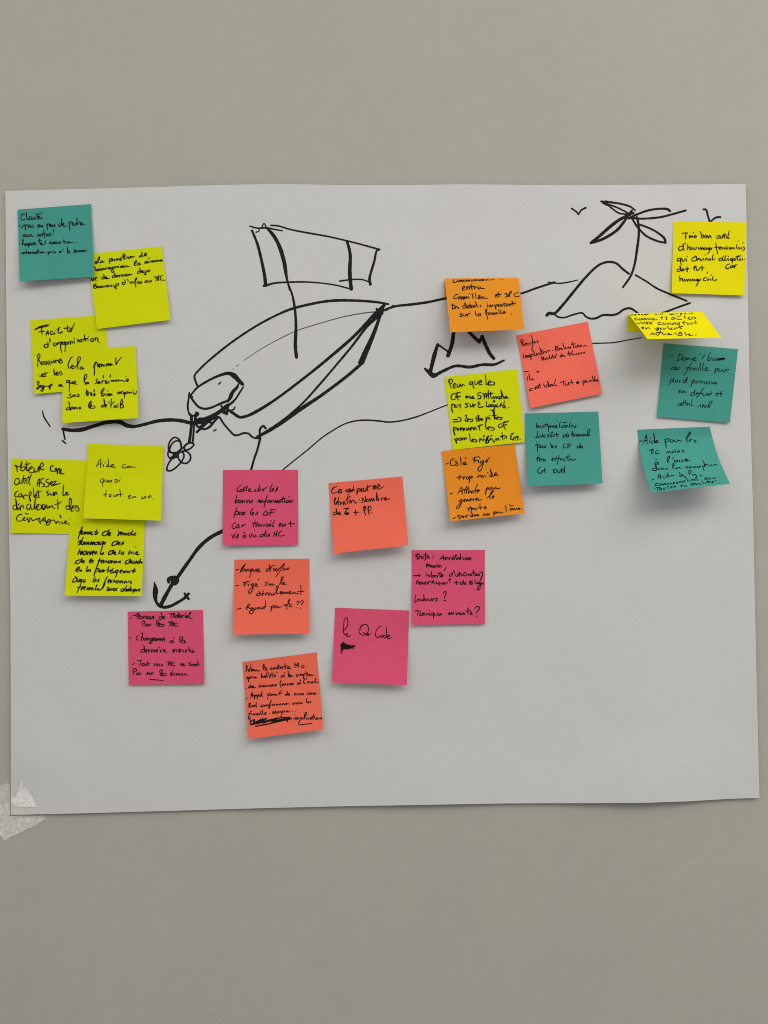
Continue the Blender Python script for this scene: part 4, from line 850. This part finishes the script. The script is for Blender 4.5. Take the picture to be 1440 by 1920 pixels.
"232,805 268,795; 345,815 390,720 405,710 410,760 410,815; 370,770 420,765; 485,690 450,760 440,810; 510,700 480,760 470,805; 420,745 520,735; 500,790 535,770 520,760 500,780 515,800; 545,765 550,795 570,765 580,795; 645,660 610,740 605,795; 590,760 650,750; 630,780 665,755 650,745 635,785 680,750; 775,725 770,770 760,820 775,745 800,710 810,735 780,750; 840,710 825,735 845,740 860,720 845,708; 875,710 885,735 905,730 915,705; 920,710 935,730 985,720",
"400,895 365,910 370,930 400,920 410,890 390,970 345,1030 325,1010 350,980 415,925; 430,915 460,895 445,890 430,910 450,925; 470,890 480,920 495,890 510,915; 525,905 555,890 540,880 525,905 545,918; 570,880 580,910 595,880; 615,900 645,880 630,872 615,895 635,910; 655,880 665,905 700,895; 785,870 830,830 880,765 870,755 840,800 830,870 845,880; 860,860 895,840 880,835 865,855 885,875",
"540,990 520,1030 505,1065; 490,1025 555,1015; 545,1045 575,1030 560,1020 545,1040 560,1055; 590,1025 625,1050; 630,1020 600,1050; 680,950 680,1000 690,1040; 650,1020 715,1005; 740,1025 770,1005 755,1000 742,1025 775,1025",
"275,1178 315,1165; 350,1130 365,1165 370,1200; 335,1140 390,1130 400,1155 370,1170; 415,1160 445,1145 430,1135 415,1155 440,1165; 465,1135 475,1160 485,1130 510,1120; 560,1120 535,1130 540,1150 570,1140 545,1070 570,1120 580,1145; 595,1120 605,1145 620,1115; 630,1135 655,1120 640,1115 635,1140 665,1130; 730,1100 735,1130 760,1125 770,1100 775,1130; 790,1105 800,1130 815,1105 830,1115; 885,1080 890,1110 885,1135 890,1090 920,1075 925,1095 895,1105; 940,1095 965,1080 950,1075 945,1098; 980,1080 985,1098 1010,1085 1025,1085; 1065,985 1075,1075; 1125,965 1135,995; 1155,985 1180,980; 1155,1025 1130,1035 1130,1050 1160,1045 1165,1025; 1175,1030 1185,1050 1200,1025 1215,1045 1230,1025; 1245,1040 1270,1022 1255,1018 1250,1040 1305,1030"]),
18: (CN, 2.05, [
"165,330 180,375 185,410; 155,345 180,315 200,335 185,360 215,400; 225,385 250,370 238,362 225,380 240,400; 275,365 260,380 270,395; 290,365 295,390; 315,255 330,330 335,400 320,460 345,480; 315,360 360,345; 370,335 355,355 375,365; 390,330 410,345 395,360",
"200,530 205,580; 195,515; 225,540 235,575 250,535 265,570 280,530 290,565; 300,530 305,570 310,600 305,545 330,520 335,545 315,555; 350,490 360,540 375,545; 385,515 390,540; 420,505 400,520 410,538; 445,500 430,520 455,525; 430,430 455,480 465,520; 440,480 480,465; 475,510 500,490 485,488 485,512; 515,480 525,505 545,475 580,475; 615,470; 655,410 660,480; 660,430 680,410 690,440 670,455 695,470; 705,460 725,440 710,440 712,465; 750,430 735,450 760,455; 760,370 775,420 785,450; 800,420 805,445; 820,445 840,420 845,440; 870,415 855,435 880,435; 890,340 905,390 920,435; 885,385 935,375; 935,405 945,425; 955,420 985,400 970,395 965,425; 995,400 1005,420 1025,395 1035,415; 1055,410 1080,395 1080,412; 1112,410",
"455,565 470,615; 460,575 480,560 490,580 475,590 505,605; 510,595 530,580 518,578 515,600; 550,575 540,590 560,592; 565,530 575,580 590,585; 600,560 605,580; 615,530 620,565 635,578; 605,555 640,545; 645,570 660,555 650,555 655,575; 675,520 660,535; 750,540 720,550 725,562 755,550 745,515 760,550; 770,540 780,555 805,545; 840,480 845,520 855,545; 825,520 870,505; 870,530 890,515 878,515 875,535; 900,480 885,495; 910,515 900,530 925,530; 955,510 940,525 965,525; 980,505 985,522; 1000,505 1010,520 1025,500 1035,515; 1050,505 1075,490 1070,510",
"205,769 240,768 272,770; 235,812; 255,840 265,900; 280,800 290,870 305,890; 335,865 315,880 325,892 355,880; 385,780 400,765 405,780 425,765",
"330,1010 290,1020 290,1040 325,1035; 360,1015 395,995 380,985 362,1010 375,1022; 400,1010 415,985 420,1005; 430,940 435,980 445,1005; 405,970 445,960; 490,955 505,995; 490,925; 550,955 520,970 530,990 560,975 540,910 565,960 570,985; 580,975 605,955 590,950 588,980; 625,945 610,970 635,970; 655,880 645,930 655,970 680,965; 770,905 775,965; 720,935 750,915 800,905; 800,935 805,965 835,955 840,925 850,955; 880,880 885,920 895,945; 860,930 900,925; 965,910 955,935 985,935 985,915 960,920 980,930; 1045,900 1050,940 1060,970; 1045,910 1080,895 1080,920 1055,930; 1105,900 1090,920 1115,920; 1130,915 1145,890 1155,912; 1170,895 1175,912; 1180,830 1190,880 1205,910 1215,890; 1215,840 1215,880 1230,905; 1235,895 1255,880 1245,905 1268,905"]),
19: (CO, 2.05, [
"295,280 300,350; 300,345 325,310 335,345 360,320 365,345; 430,290 390,320 395,340 435,320 455,285 480,340 485,410; 480,335 505,310 510,340 540,320 550,340; 560,315 565,340; 612,242; 580,335 610,315 595,308 585,335 620,338; 665,250 650,305 655,340; 680,310 680,340 715,330 720,305; 710,265 755,265; 770,310 735,320 745,342 780,325; 820,270 805,310 800,340; 825,330 860,310 845,305 830,335; 880,340 900,310 905,330 870,340",
"310,400 305,440 320,480 275,490; 290,495 330,490; 350,445 355,490 385,480 390,440; 430,455 405,470 415,490 440,485; 470,450 475,495 490,450 505,440; 520,455 505,475 520,490 540,475 525,452; 525,420 550,410; 565,440 570,480; 605,420 605,455 620,480; 590,450 640,450; 760,450 710,465 705,490 750,480 770,420 760,470 775,490; 780,480 800,460 788,458 785,488; 855,400 845,450 850,480; 835,445 870,440; 870,445 875,478 895,445; 930,445 905,460 915,478 940,455 945,475; 980,445 955,460 965,475 990,460; 1020,445 1000,460 1015,475 1035,450 1040,470; 1055,445 1060,470; 1057,352; 1075,470 1120,400 1115,370 1090,380 1085,440 1100,470 1125,455",
"300,570 310,640 310,710; 275,620 345,610 345,640 310,650; 365,620 355,645 375,655 385,630; 395,620 400,655 420,650 425,620; 430,650 445,625; 510,585 525,620 530,655; 540,645 560,630 548,625 545,655; 580,655 600,620 595,655; 735,590 710,620 710,655 750,650; 785,600 780,660; 770,600 830,595; 770,635 825,625; 960,625 925,635 925,655 960,650 970,590 960,640; 985,630 970,650 995,655 1005,635 985,630",
"320,770 310,820 310,870; 290,825 345,800; 340,810 345,855; 345,755; 360,845 385,830 370,825 368,855; 400,830 405,860 425,830 440,860; 530,840 565,820 550,810 530,835 545,858; 605,780 590,830 580,860; 650,770 630,830 620,910; 570,830 655,820; 660,845 690,825 675,820 665,850; 725,825 705,840 715,858 740,850; 790,760 770,810 765,850; 745,800 810,795; 785,825 790,850; 810,845 835,830 820,825 815,850; 855,825 860,850 900,825",
"355,950 325,980 315,1030 340,1050 370,1040; 375,1030 395,1010 385,1005 380,1035; 425,965 420,1005 430,1040; 400,1005 440,990; 560,990 565,1045; 555,990 600,985 610,1020 570,1045; 625,1000 630,1040 655,1035 660,1000; 690,960 680,1005 690,1040; 660,1000 710,985; 705,1005 710,1035; 735,940 725,990 735,1045"]),
20: (CP, 2.0, [
"130,112 150,128 160,112; 165,117 190,112 180,125 205,122; 220,111 225,122 245,112; 255,112 265,125 285,110 295,122; 310,110 300,120 345,110; 410,108 420,118 440,106 450,115; 460,106 480,115 500,107 490,115; 575,104 582,118 600,120; 610,104 600,112 625,115; 640,102 650,112 670,101; 700,102 690,112 715,108; 720,100 690,135 660,138; 735,101 750,108 770,99; 790,98 800,108; 815,108 845,97 835,105",
"205,155 180,165 190,180 215,175; 235,160 225,175 250,178 255,162; 265,162 275,180 295,160 310,178 325,160; 335,162 345,178 370,160; 375,172 400,160 385,178 435,175; 470,155 490,145 485,175; 520,145 545,150 530,175 545,170; 610,150 590,165 610,175 635,160 615,148; 645,165 665,170 710,172; 745,125 740,145 755,160; 800,145 780,160 800,172 830,160 815,145; 840,145 870,155 845,170",
"205,210 225,225 245,205; 255,205 270,225 290,200 300,225; 310,200 330,225; 335,200 310,225; 345,205 370,225; 380,200 350,225; 475,205 440,215 450,230 480,228; 510,208 495,222 520,232 535,215; 545,210 555,232 575,212 590,232; 600,212 610,232 630,210 645,230; 655,210 665,232 685,205 680,240; 735,190 725,215 740,230; 715,205 760,203; 780,210 765,222 790,228 800,212; 815,210 820,228 845,210; 865,190 860,215 885,210",
"255,265 280,260 265,275 285,282; 300,265 310,282 330,265 355,280; 440,265 415,275 430,285 450,268 445,295 420,300; 480,268 465,280 490,282; 500,268 510,285 530,270; 550,250 560,270 575,285; 600,268 585,280 605,285; 620,268 630,285 650,265 660,280; 685,245 690,265 710,280; 665,262 720,250",
"360,345 380,325 390,345 405,325; 430,325 415,340 440,350 455,335; 475,300 460,330 440,355; 430,318 500,325; 490,330 505,345 530,335; 540,340 570,330 555,345 600,340; 625,335 640,325 650,345; 690,330 665,340 680,355 715,345 700,328; 680,320 710,318; 745,310 750,335 765,350; 775,345 800,335 790,350 835,350; 868,352"]),
21: (CP, 1.65, [
"585,583 608,578; 685,570 660,638; 675,565 720,575 710,610 665,640; 740,600 720,620 735,635 755,615 740,598; 765,605 770,632 785,605 800,630; 815,605 830,630; 845,625 870,605 855,600 840,620 855,638 875,632; 905,570 918,565; 970,570 940,612; 1040,540 1015,575 1000,635; 1030,600 1005,615 1010,635 1035,625 1045,600; 1075,605 1055,620 1062,635 1078,628; 1102,608 1086,620 1092,634 1110,628",
('scribble', [(1.6, [(1108, 618), (1190, 606), (1112, 626), (1196, 612), (1118, 632), (1190, 622)])]),
"630,705 600,715 595,735 625,735 635,705 640,738; 655,710 655,738 675,732 685,710; 825,655 790,710 760,765 740,795; 755,720 800,715; 825,715 800,730 815,745 835,725; 845,720 850,745 865,720 880,745; 895,725 900,745; 925,660 915,715 925,745; 960,660 945,720 955,750; 970,740 1000,720 985,715 972,745 1022,748; 1095,725 1085,755 1075,785; 1080,735 1115,725 1110,750 1085,755; 1140,725 1125,745 1140,760 1160,740; 1170,730 1175,760 1195,755 1205,730; 1210,760 1225,735 1248,740",
"590,840 580,880 565,915; 585,850 610,845 605,870 585,878; 625,830 615,865 625,885; 640,855 640,882 660,855 665,880; 680,885 690,855 690,880; 755,850 725,865 730,885 760,870 775,825 755,860 765,885; 835,855 825,890 810,935; 825,870 855,855 855,880 830,890; 870,865 872,890 890,865; 900,885 920,865 908,865 905,890; 950,870 930,880 940,895; 960,870 965,893; 995,870 980,880 995,890 975,900; 1025,870 1010,880 1020,892 1005,903; 1040,875 1042,898; 1070,875 1055,890 1070,900 1085,885 1070,873; 1090,880 1095,903 1110,880",
"700,965 675,975 695,990 670,1002; 710,975 715,1000 735,975 740,1000; 745,980 755,998; 850,990 815,1005 812,1025 845,1020 860,960 850,1005 860,1030; 870,1020 895,1000 880,998 872,1025; 965,935 930,980 900,1030 875,1055; 900,1010 935,1005; 945,1000 950,1028 975,1020; 985,1000 990,1030 1005,1005 1015,1030; 1045,975 1035,1010 1020,1030; 1015,1015 1050,1005; 1095,1020 1125,1005 1110,1000 1095,1020 1115,1035; 1160,980 1145,1010 1150,1040; 1125,1010 1168,1005",
"700,1115 670,1125 665,1145 695,1140 705,1115 710,1145; 735,1085 720,1145; 755,1080 745,1140; 705,1115 770,1110; 765,1140 785,1120 772,1120 770,1145; 795,1120 800,1140; 830,1075 815,1120 820,1145 845,1135; 895,1160 920,1135 925,1160; 940,1155 960,1135 945,1135 945,1165; 985,1140 965,1150 975,1165 1000,1150; 1005,1160 1045,1110 1055,1090 1035,1095 1010,1150 1030,1170; 1072,1180"]),
22: (CQ, 2.0, [
"135,300 165,290; 190,325 210,250 225,215 232,270 235,330; 195,290 235,285; 265,285 270,320; 280,260; 325,290 295,300 295,320 330,315 320,190 335,280 340,320; 345,305 375,290 360,285 345,310 385,312; 470,270 480,330 485,380; 472,275 482,330 487,378; 465,310 480,275 520,265 525,290 485,305; 555,275 540,300 560,310 580,290 560,273; 595,280 600,305 625,300 635,275; 640,300 655,285 685,298; 745,270 770,220 800,175 805,190 770,250 755,290 775,300; 790,290 820,275 805,268 790,285 800,305; 845,280 880,295 860,315",
"262,425 290,405 295,430 290,465; 290,415 310,400 310,460; 385,420 350,430 345,460 395,455; 490,450 500,430 515,450 530,430 545,450; 575,425 560,445 580,450 590,430; 605,425 615,445; 600,410; 630,420 640,445 655,420 665,440; 690,415 720,425 700,440",
"370,570 340,580 340,600 370,595 375,570 385,605; 345,540 365,540; 505,580 500,530 525,490 530,510 510,560 515,582; 575,510 575,530; 620,545 595,555 600,575 625,565 635,545 640,570; 660,545 665,568; 690,540 705,560 680,570; 730,550 765,540 750,530 730,545 740,558 798,552",
"345,650 300,665 310,680 360,675 340,590 350,640 370,670; 400,650 380,665 405,668; 420,650 430,668 450,648 460,665; 480,650 500,660 480,670; 575,625 565,600 585,590 590,610 570,640 585,660; 625,640 610,655 635,655 650,640 680,655; 775,625 745,635 750,650 780,645; 805,630 790,645 815,648 825,632; 840,630 845,648 865,630 875,645; 905,625 890,635 905,645; 915,640 940,625 925,625 925,645; 965,620 975,650 985,690; 965,630 995,620 985,640; 965,545 985,585 1005,620; 985,610 1030,600; 1045,610 1050,625; 1080,605 1070,618 1095,620; 1110,610 1130,605 1152,608",
"300,805 325,795; 375,795 390,740 405,735 415,790; 385,770 425,765; 450,765 460,785; 500,715 520,750; 510,745 485,755 490,770 530,760; 540,755 575,745 555,750 590,745; 700,735 665,745 670,760 705,750 735,760; 655,710 665,720; 790,730 780,690 805,680 815,700 790,735; 840,725 830,740 855,740 875,735; 870,730 885,760 870,780",
"380,850 345,860 340,880 380,880; 410,855 395,870 420,875 430,858; 440,855 450,875 470,850 480,870 500,850; 510,850 525,865 545,845 560,862; 575,855 600,840 585,838 585,858; 620,835 630,855 645,830; 680,825 660,835 675,845; 695,825 700,842; 730,815 715,830 740,832; 735,765 760,800 775,825; 785,805 795,822; 815,815 830,795 840,815; 870,790 850,805 880,810; 885,770 895,800 910,810; 930,745 950,750 935,755; 1020,775 990,785 1000,798 1035,790; 1060,780 1045,795 1075,792; 1085,780 1110,785 1140,775",
"340,920 365,905 370,945; 370,910 400,905 395,945; 425,915 410,930 435,935; 445,915 460,935 480,905; 500,880 510,910 520,925; 540,910 565,895 550,895 545,915; 585,905 610,890 595,895 590,910; 585,870; 670,885 700,875 680,885 690,895; 715,880 730,892 755,880; 845,850 810,860 820,875 850,865 860,850; 870,855 885,870 905,850; 930,850 920,865 945,860; 955,820 970,845 985,855; 1000,840 1010,850; 1030,815 1045,840 1055,850; 1020,835 1065,825; 1080,840 1110,830 1095,830 1095,848; 1130,815 1140,810; 1180,848"]),
23: (CR, 2.35, [
"350,435 345,510; 295,440 330,430 375,432; 395,470 405,500 415,470 430,490; 440,470 445,490; 456,428; 465,495 480,465 500,485 470,495; 555,410 570,450 575,500 600,490 600,460 575,465; 630,460 615,480 635,500 650,480 635,460; 660,465 670,500 690,465 710,500; 810,460 790,480 795,510 820,500 825,465; 840,470 845,505 870,495 875,465; 895,435 890,470 900,505; 870,465 920,455; 920,465 925,500; 965,400 955,450 945,505 970,500",
"305,615 255,630 250,670 295,670 315,620 310,585 310,640 325,675; 335,570 345,590; 375,590 375,670 385,630 405,630 410,670; 435,630 420,655 440,668 455,645; 465,635 470,665 495,655 500,630; 530,635 535,665 555,635 570,665 585,635 600,665; 625,635 605,655 625,665 645,640 645,665; 680,635 660,655 675,665 690,640 680,700 655,725; 700,660 720,640 710,670; 775,570 785,640 800,725; 760,635 820,630; 820,655 850,635 835,630 822,655 845,665; 860,635 865,660 885,635 900,660; 935,625 915,645 930,660 950,640; 965,635 970,660; 985,630 990,660 1010,635; 1035,630 1020,650 1045,655; 1075,590 1070,630 1085,660; 1100,635 1110,660; 1125,640 1145,655; 1160,630 1180,640 1175,670 1155,680; 1092,547; 1157,572",
"270,785 230,800 235,830 270,815 280,785 275,840 285,885; 295,795 300,830 325,825 335,795; 350,800 360,830; 365,770; 490,765 440,790 435,825 490,820 500,770 480,755; 510,815 540,795 525,790 515,825; 550,795 565,825 585,795; 600,790 605,820; 624,742; 625,810 650,795 635,790 630,820; 660,795 670,820 690,795 705,820; 740,740 725,790 735,815 770,795; 850,785 820,800 825,825 860,815 860,785; 885,755 870,800 885,825 905,800; 920,750 905,790 915,820 935,810; 945,790 955,820; 955,765; 1010,785 980,800 990,820 1015,800 1005,855; 1045,790 1025,805 1040,820 1060,795; 1095,745 1080,790 1090,820; 1060,770 1130,755; 1125,795 1110,815 1135,815; 1150,790 1155,815; 1180,805 1200,790 1185,820",
"270,940 230,950 225,975 265,970 275,920 265,900 275,950 285,970; 290,960 315,945 300,940 295,970 325,965; 365,910 370,980; 335,945 390,938; 460,935 495,910 480,900 460,930 475,960; 500,930 505,960 530,955 545,925; 575,895 580,960; 550,925 608,922",
"970,870 930,885 915,925 935,938 970,925; 1000,895 980,905 985,925 1010,910 1015,890 1020,925; 1035,890 1040,920 1055,885 1078,882",
"260,1040 265,1115 275,1080 300,1080 305,1115; 330,1085 315,1105 335,1115 350,1095; 360,1085 370,1115 390,1085 400,1112; 415,1085 425,1112 445,1085 455,1110; 475,1085 460,1105 480,1110; 510,1085 490,1100 505,1110 525,1085 520,1140 495,1185; 535,1105 560,1085 545,1112; 640,1060 605,1075 600,1105 635,1105; 655,1080 660,1105 680,1080; 700,1085 705,1105; 710,1028; 735,1050 730,1085 740,1110; 760,1105 785,1090 775,1112; 650,1000 660,985"]),
}
TRACE[8][2].append(('underline', [(1.8, [(495, 1232), (590, 1238), (685, 1247)])]))


sticky('teal', 'teal sticky note in the upper left corner of the sheet, its list beginning Clarté', CA,
       [(97, 140), (680, 95), (706, 672), (113, 710)], .0075, .004, 3, 1)
sticky('lime', 'lime sticky note tucked under the right edge of the upper left teal note', CA,
       [(652, 493), (1243, 430), (1312, 1015), (727, 1088)], .002, .0035, 2, 2)
sticky('lime', 'lime sticky note headed Facilité, half covered by two other lime notes', CB,
       [(83, 105), (808, 54), (861, 760), (127, 815)], .003, .0002, 1, 3)
sticky('lime', 'lime sticky note reading Cela permet, overlapping the note headed Facilité', CB,
       [(398, 415), (1103, 352), (1130, 1047), (395, 1097)], .005, .0075, 2, 4)
sticky('lime', 'lime sticky note at the left edge of the sheet, its writing starting MoteuR', CC,
       [(98, 222), (735, 240), (722, 862), (90, 852)], .0014, .0002, 1, 5)
sticky('lime', 'lime sticky note in thin pen saying Permet de rendre hommage in bold slanted lines', CC,
       [(592, 735), (1224, 745), (1195, 1385), (547, 1380)], .007, .007, 2, 7)['label'] = 'lime sticky note with seven dense bold slanted lines, its top tucked under another lime note'
sticky('lime', 'lime sticky note with three short thin lines, reading Aide and tout en un', CC,
       [(745, 98), (1380, 120), (1358, 748), (702, 728)], .0055, .0065, 3, 6)
sticky('pink', 'pink sticky note directly below the drawn anchor', CD,
       [(155, 215), (1285, 190), (1305, 1302), (172, 1312)], .002, .0025, 1, 8)
sticky('pink', 'pink sticky note on the anchor rope, writing starts Collecter les bonnes', CE,
       [(145, 90), (1270, 88), (1272, 1213), (140, 1215)], .005, .002, 1, 9)
sticky('coral', 'coral orange sticky note right of the pink Collecter note, three lines at its top', CF,
       [(122, 270), (1170, 178), (1255, 1155), (198, 1272)], .010, .012, 1, 10)
sticky('coral', 'coral orange sticky note below the pink Collecter note, ending in two question marks', CG,
       [(158, 155), (1282, 140), (1280, 1265), (135, 1280)], .009, .009, 1, 11)
sticky('coral', 'coral orange sticky note at the bottom, lowest of all, with a crossed out word', CH,
       [(115, 250), (1230, 105), (1330, 1262), (210, 1405)], .008, .009, 1, 12)
sticky('pink', 'pink sticky note reading le Qr Code, mostly empty with a scribbled out word', CI,
       [(155, 165), (1330, 210), (1295, 1395), (108, 1352)], .007, .009, 1, 13)
sticky('pink', 'pink sticky note farthest right of the pink ones, ending Musique vivante?', CJ,
       [(145, 140), (1305, 138), (1305, 1315), (145, 1325)], .0035, .002, 1, 14)
folded('amber', 'amber sticky note folded over along its top, between boat and island on the water line', CK,
       [(107, 450), (1217, 432)], [(110, 185), (1220, 172), (1305, 940), (195, 985)], .003, .019, 15)
sticky('lime', 'lime sticky note below the drawn rock, its writing starting Peur que les', CL,
       [(105, 215), (1200, 95), (1310, 1190), (235, 1308)], .0003, .002, 1, 16)
sticky('orange', 'orange sticky note just below the lime Peur note, its writing starting Côté Figé', CM,
       [(105, 165), (1200, 65), (1350, 1100), (240, 1220)], .010, .008, 2, 17)
sticky('salmon', 'tilted salmon red sticky note left of the seabed line, headed Recifs', CN,
       [(103, 255), (1115, 60), (1322, 1085), (300, 1290)], .004, .003, 1, 18)
sticky('teal', 'teal sticky note below the salmon note, with five centred lines', CO,
       [(118, 125), (1248, 97), (1315, 1205), (160, 1250)], .010, .008, 2, 19)
folded('yellow', 'bright yellow sticky note folded over and jutting out below the island', CP,
       [(99, 312), (930, 298)], [(108, 110), (945, 92), (1155, 378), (325, 395)], .003, .044, 20)
sticky('teal', 'flat teal sticky note right of the seabed line, leaning to the left', CP,
       [(505, 442), (1343, 507), (1250, 1335), (435, 1270)], .0015, .002, 1, 21)
sticky('teal', 'teal sticky note curling far out from the sheet, lowest note at the right', CQ,
       [(107, 145), (1060, 105), (1330, 860), (292, 972)], .030, .030, 1, 22, bow=-4.5, power=1.25)
sticky('yellow', 'bright yellow sticky note at the right edge of the sheet under a drawn bird', CR,
       [(172, 265), (1212, 280), (1180, 1318), (148, 1285)], .003, .003, 1, 23)

# ------------------------------------------------------------------ adhesive tape on the lower left corner
TF = (0, 1420, 10.286)
TAPE = [(-160, 760), (-60, 640), (0, 560), (40, 525), (90, 530), (120, 488), (165, 520), (192, 545), (206, 640), (230, 800), (300, 760), (362, 655), (340, 575),
        (384, 560), (390, 480), (410, 418), (440, 450), (462, 500), (448, 560), (492, 572), (520, 610), (565, 655), (640, 800), (720, 950), (790, 1050), (852, 1140), (872, 1185),
        (830, 1210), (700, 1300), (620, 1350), (550, 1362), (400, 1450), (300, 1495), (200, 1525), (160, 1560), (120, 1605), (70, 1590), (30, 1530),
        (0, 1500), (-70, 1420), (-160, 1330)]


def inside(poly, x, y):
    c = False
    for (x1, y1), (x2, y2) in zip(poly, poly[1:] + poly[:1]):
        if (y1 > y) != (y2 > y) and x < (x2 - x1) * (y - y1) / (y2 - y1) + x1:
            c = not c
    return c


def tape_material():
    m, nt, b = base_mat('frosted_tape', 0.45)
    N, L = nt.nodes, nt.links
    tc = N.new('ShaderNodeTexCoord')
    at = N.new('ShaderNodeAttribute')
    at.attribute_name = 'frost'
    n = N.new('ShaderNodeTexNoise')
    n.inputs['Scale'].default_value = 520
    n.inputs['Detail'].default_value = 6
    L.new(tc.outputs['Object'], n.inputs['Vector'])
    r = N.new('ShaderNodeMapRange')
    r.inputs['From Min'].default_value = 0.36
    r.inputs['From Max'].default_value = 0.62
    r.inputs['To Min'].default_value = 0.66
    r.inputs['To Max'].default_value = 1.0
    L.new(n.outputs['Fac'], r.inputs['Value'])
    mu = N.new('ShaderNodeMath')
    mu.operation = 'MULTIPLY'
    L.new(at.outputs['Fac'], mu.inputs[0])
    L.new(r.outputs['Result'], mu.inputs[1])
    b.inputs['Base Color'].default_value = (0.95, 0.94, 0.90, 1)
    bp = N.new('ShaderNodeBump')
    bp.inputs['Strength'].default_value = 0.6
    bp.inputs['Distance'].default_value = 0.0006
    L.new(n.outputs['Fac'], bp.inputs['Height'])
    L.new(bp.outputs['Normal'], b.inputs['Normal'])
    tr = N.new('ShaderNodeBsdfTransparent')
    mx = N.new('ShaderNodeMixShader')
    L.new(mu.outputs[0], mx.inputs['Fac'])
    L.new(tr.outputs[0], mx.inputs[1])
    L.new(b.outputs[0], mx.inputs[2])
    L.new(mx.outputs[0], N['Material Output'].inputs['Surface'])
    return m


tv, tf_, idx, frost = [], [], {}, []
ST = 5.0


def tape_vert(i, j):
    if (i, j) in idx:
        return idx[(i, j)]
    x, y = i * ST, j * ST
    px, py = TF[0] + x / TF[2], TF[1] + y / TF[2]
    ex, ey = 208, 1118 - 0.012 * (x - 208)          # the sheet's corner edges below the tape
    on = x > ex and y < ey
    d = min(abs(x - ex) if y < ey + 20 else 99, abs(y - ey) if x > ex - 20 else 99)
    top = sheet_h(max(px, 20.5), min(py, 1527)) + .00045
    hh = top if on else lerp(top, .0004, smooth(d / 60.0)) if d < 99 else .0004
    b = noise.noise(Vector((x * .035, y * .035, 2.0)))
    b2 = noise.noise(Vector((x * .012, y * .012, 7.0)))
    hh += .00022 * max(0, b) + .0001
    f = 0.68
    if on:
        f = 1.0
        if y > 955 + 0.0 * x:
            f = 0.14 if x > 420 else lerp(.75, .2, smooth((x - 300) / 140)) * (.5 + b)
            if y < 1010:
                f = .06
        elif y > 880 + .55 * (x - 208) + 55 * b:
            f = .15
        elif y < 620:
            f *= .7 + .6 * b
    else:
        f *= 1.0 + .45 * b2
        if x < 210 and y < 900:
            f *= .75
    if d < 14:
        f = 0.0
    frost.append(max(0, min(1, f)))
    idx[(i, j)] = len(tv)
    tv.append(P(px, py, hh))
    return idx[(i, j)]


for j in range(80, 325):
    for i in range(-32, 178):
        if inside(TAPE, (i + .5) * ST, (j + .5) * ST):
            tf_.append((tape_vert(i, j), tape_vert(i, j + 1), tape_vert(i + 1, j + 1), tape_vert(i + 1, j)))
tape = mesh_obj('adhesive_tape', tv, tf_, tape_material(), None, True)
at = tape.data.attributes.new('frost', 'FLOAT', 'POINT')
for k, f in enumerate(frost):
    at.data[k].value = f
tape['label'] = 'torn frosted clear tape holding the lower left corner of the sheet to the wall'
tape['category'] = 'tape'
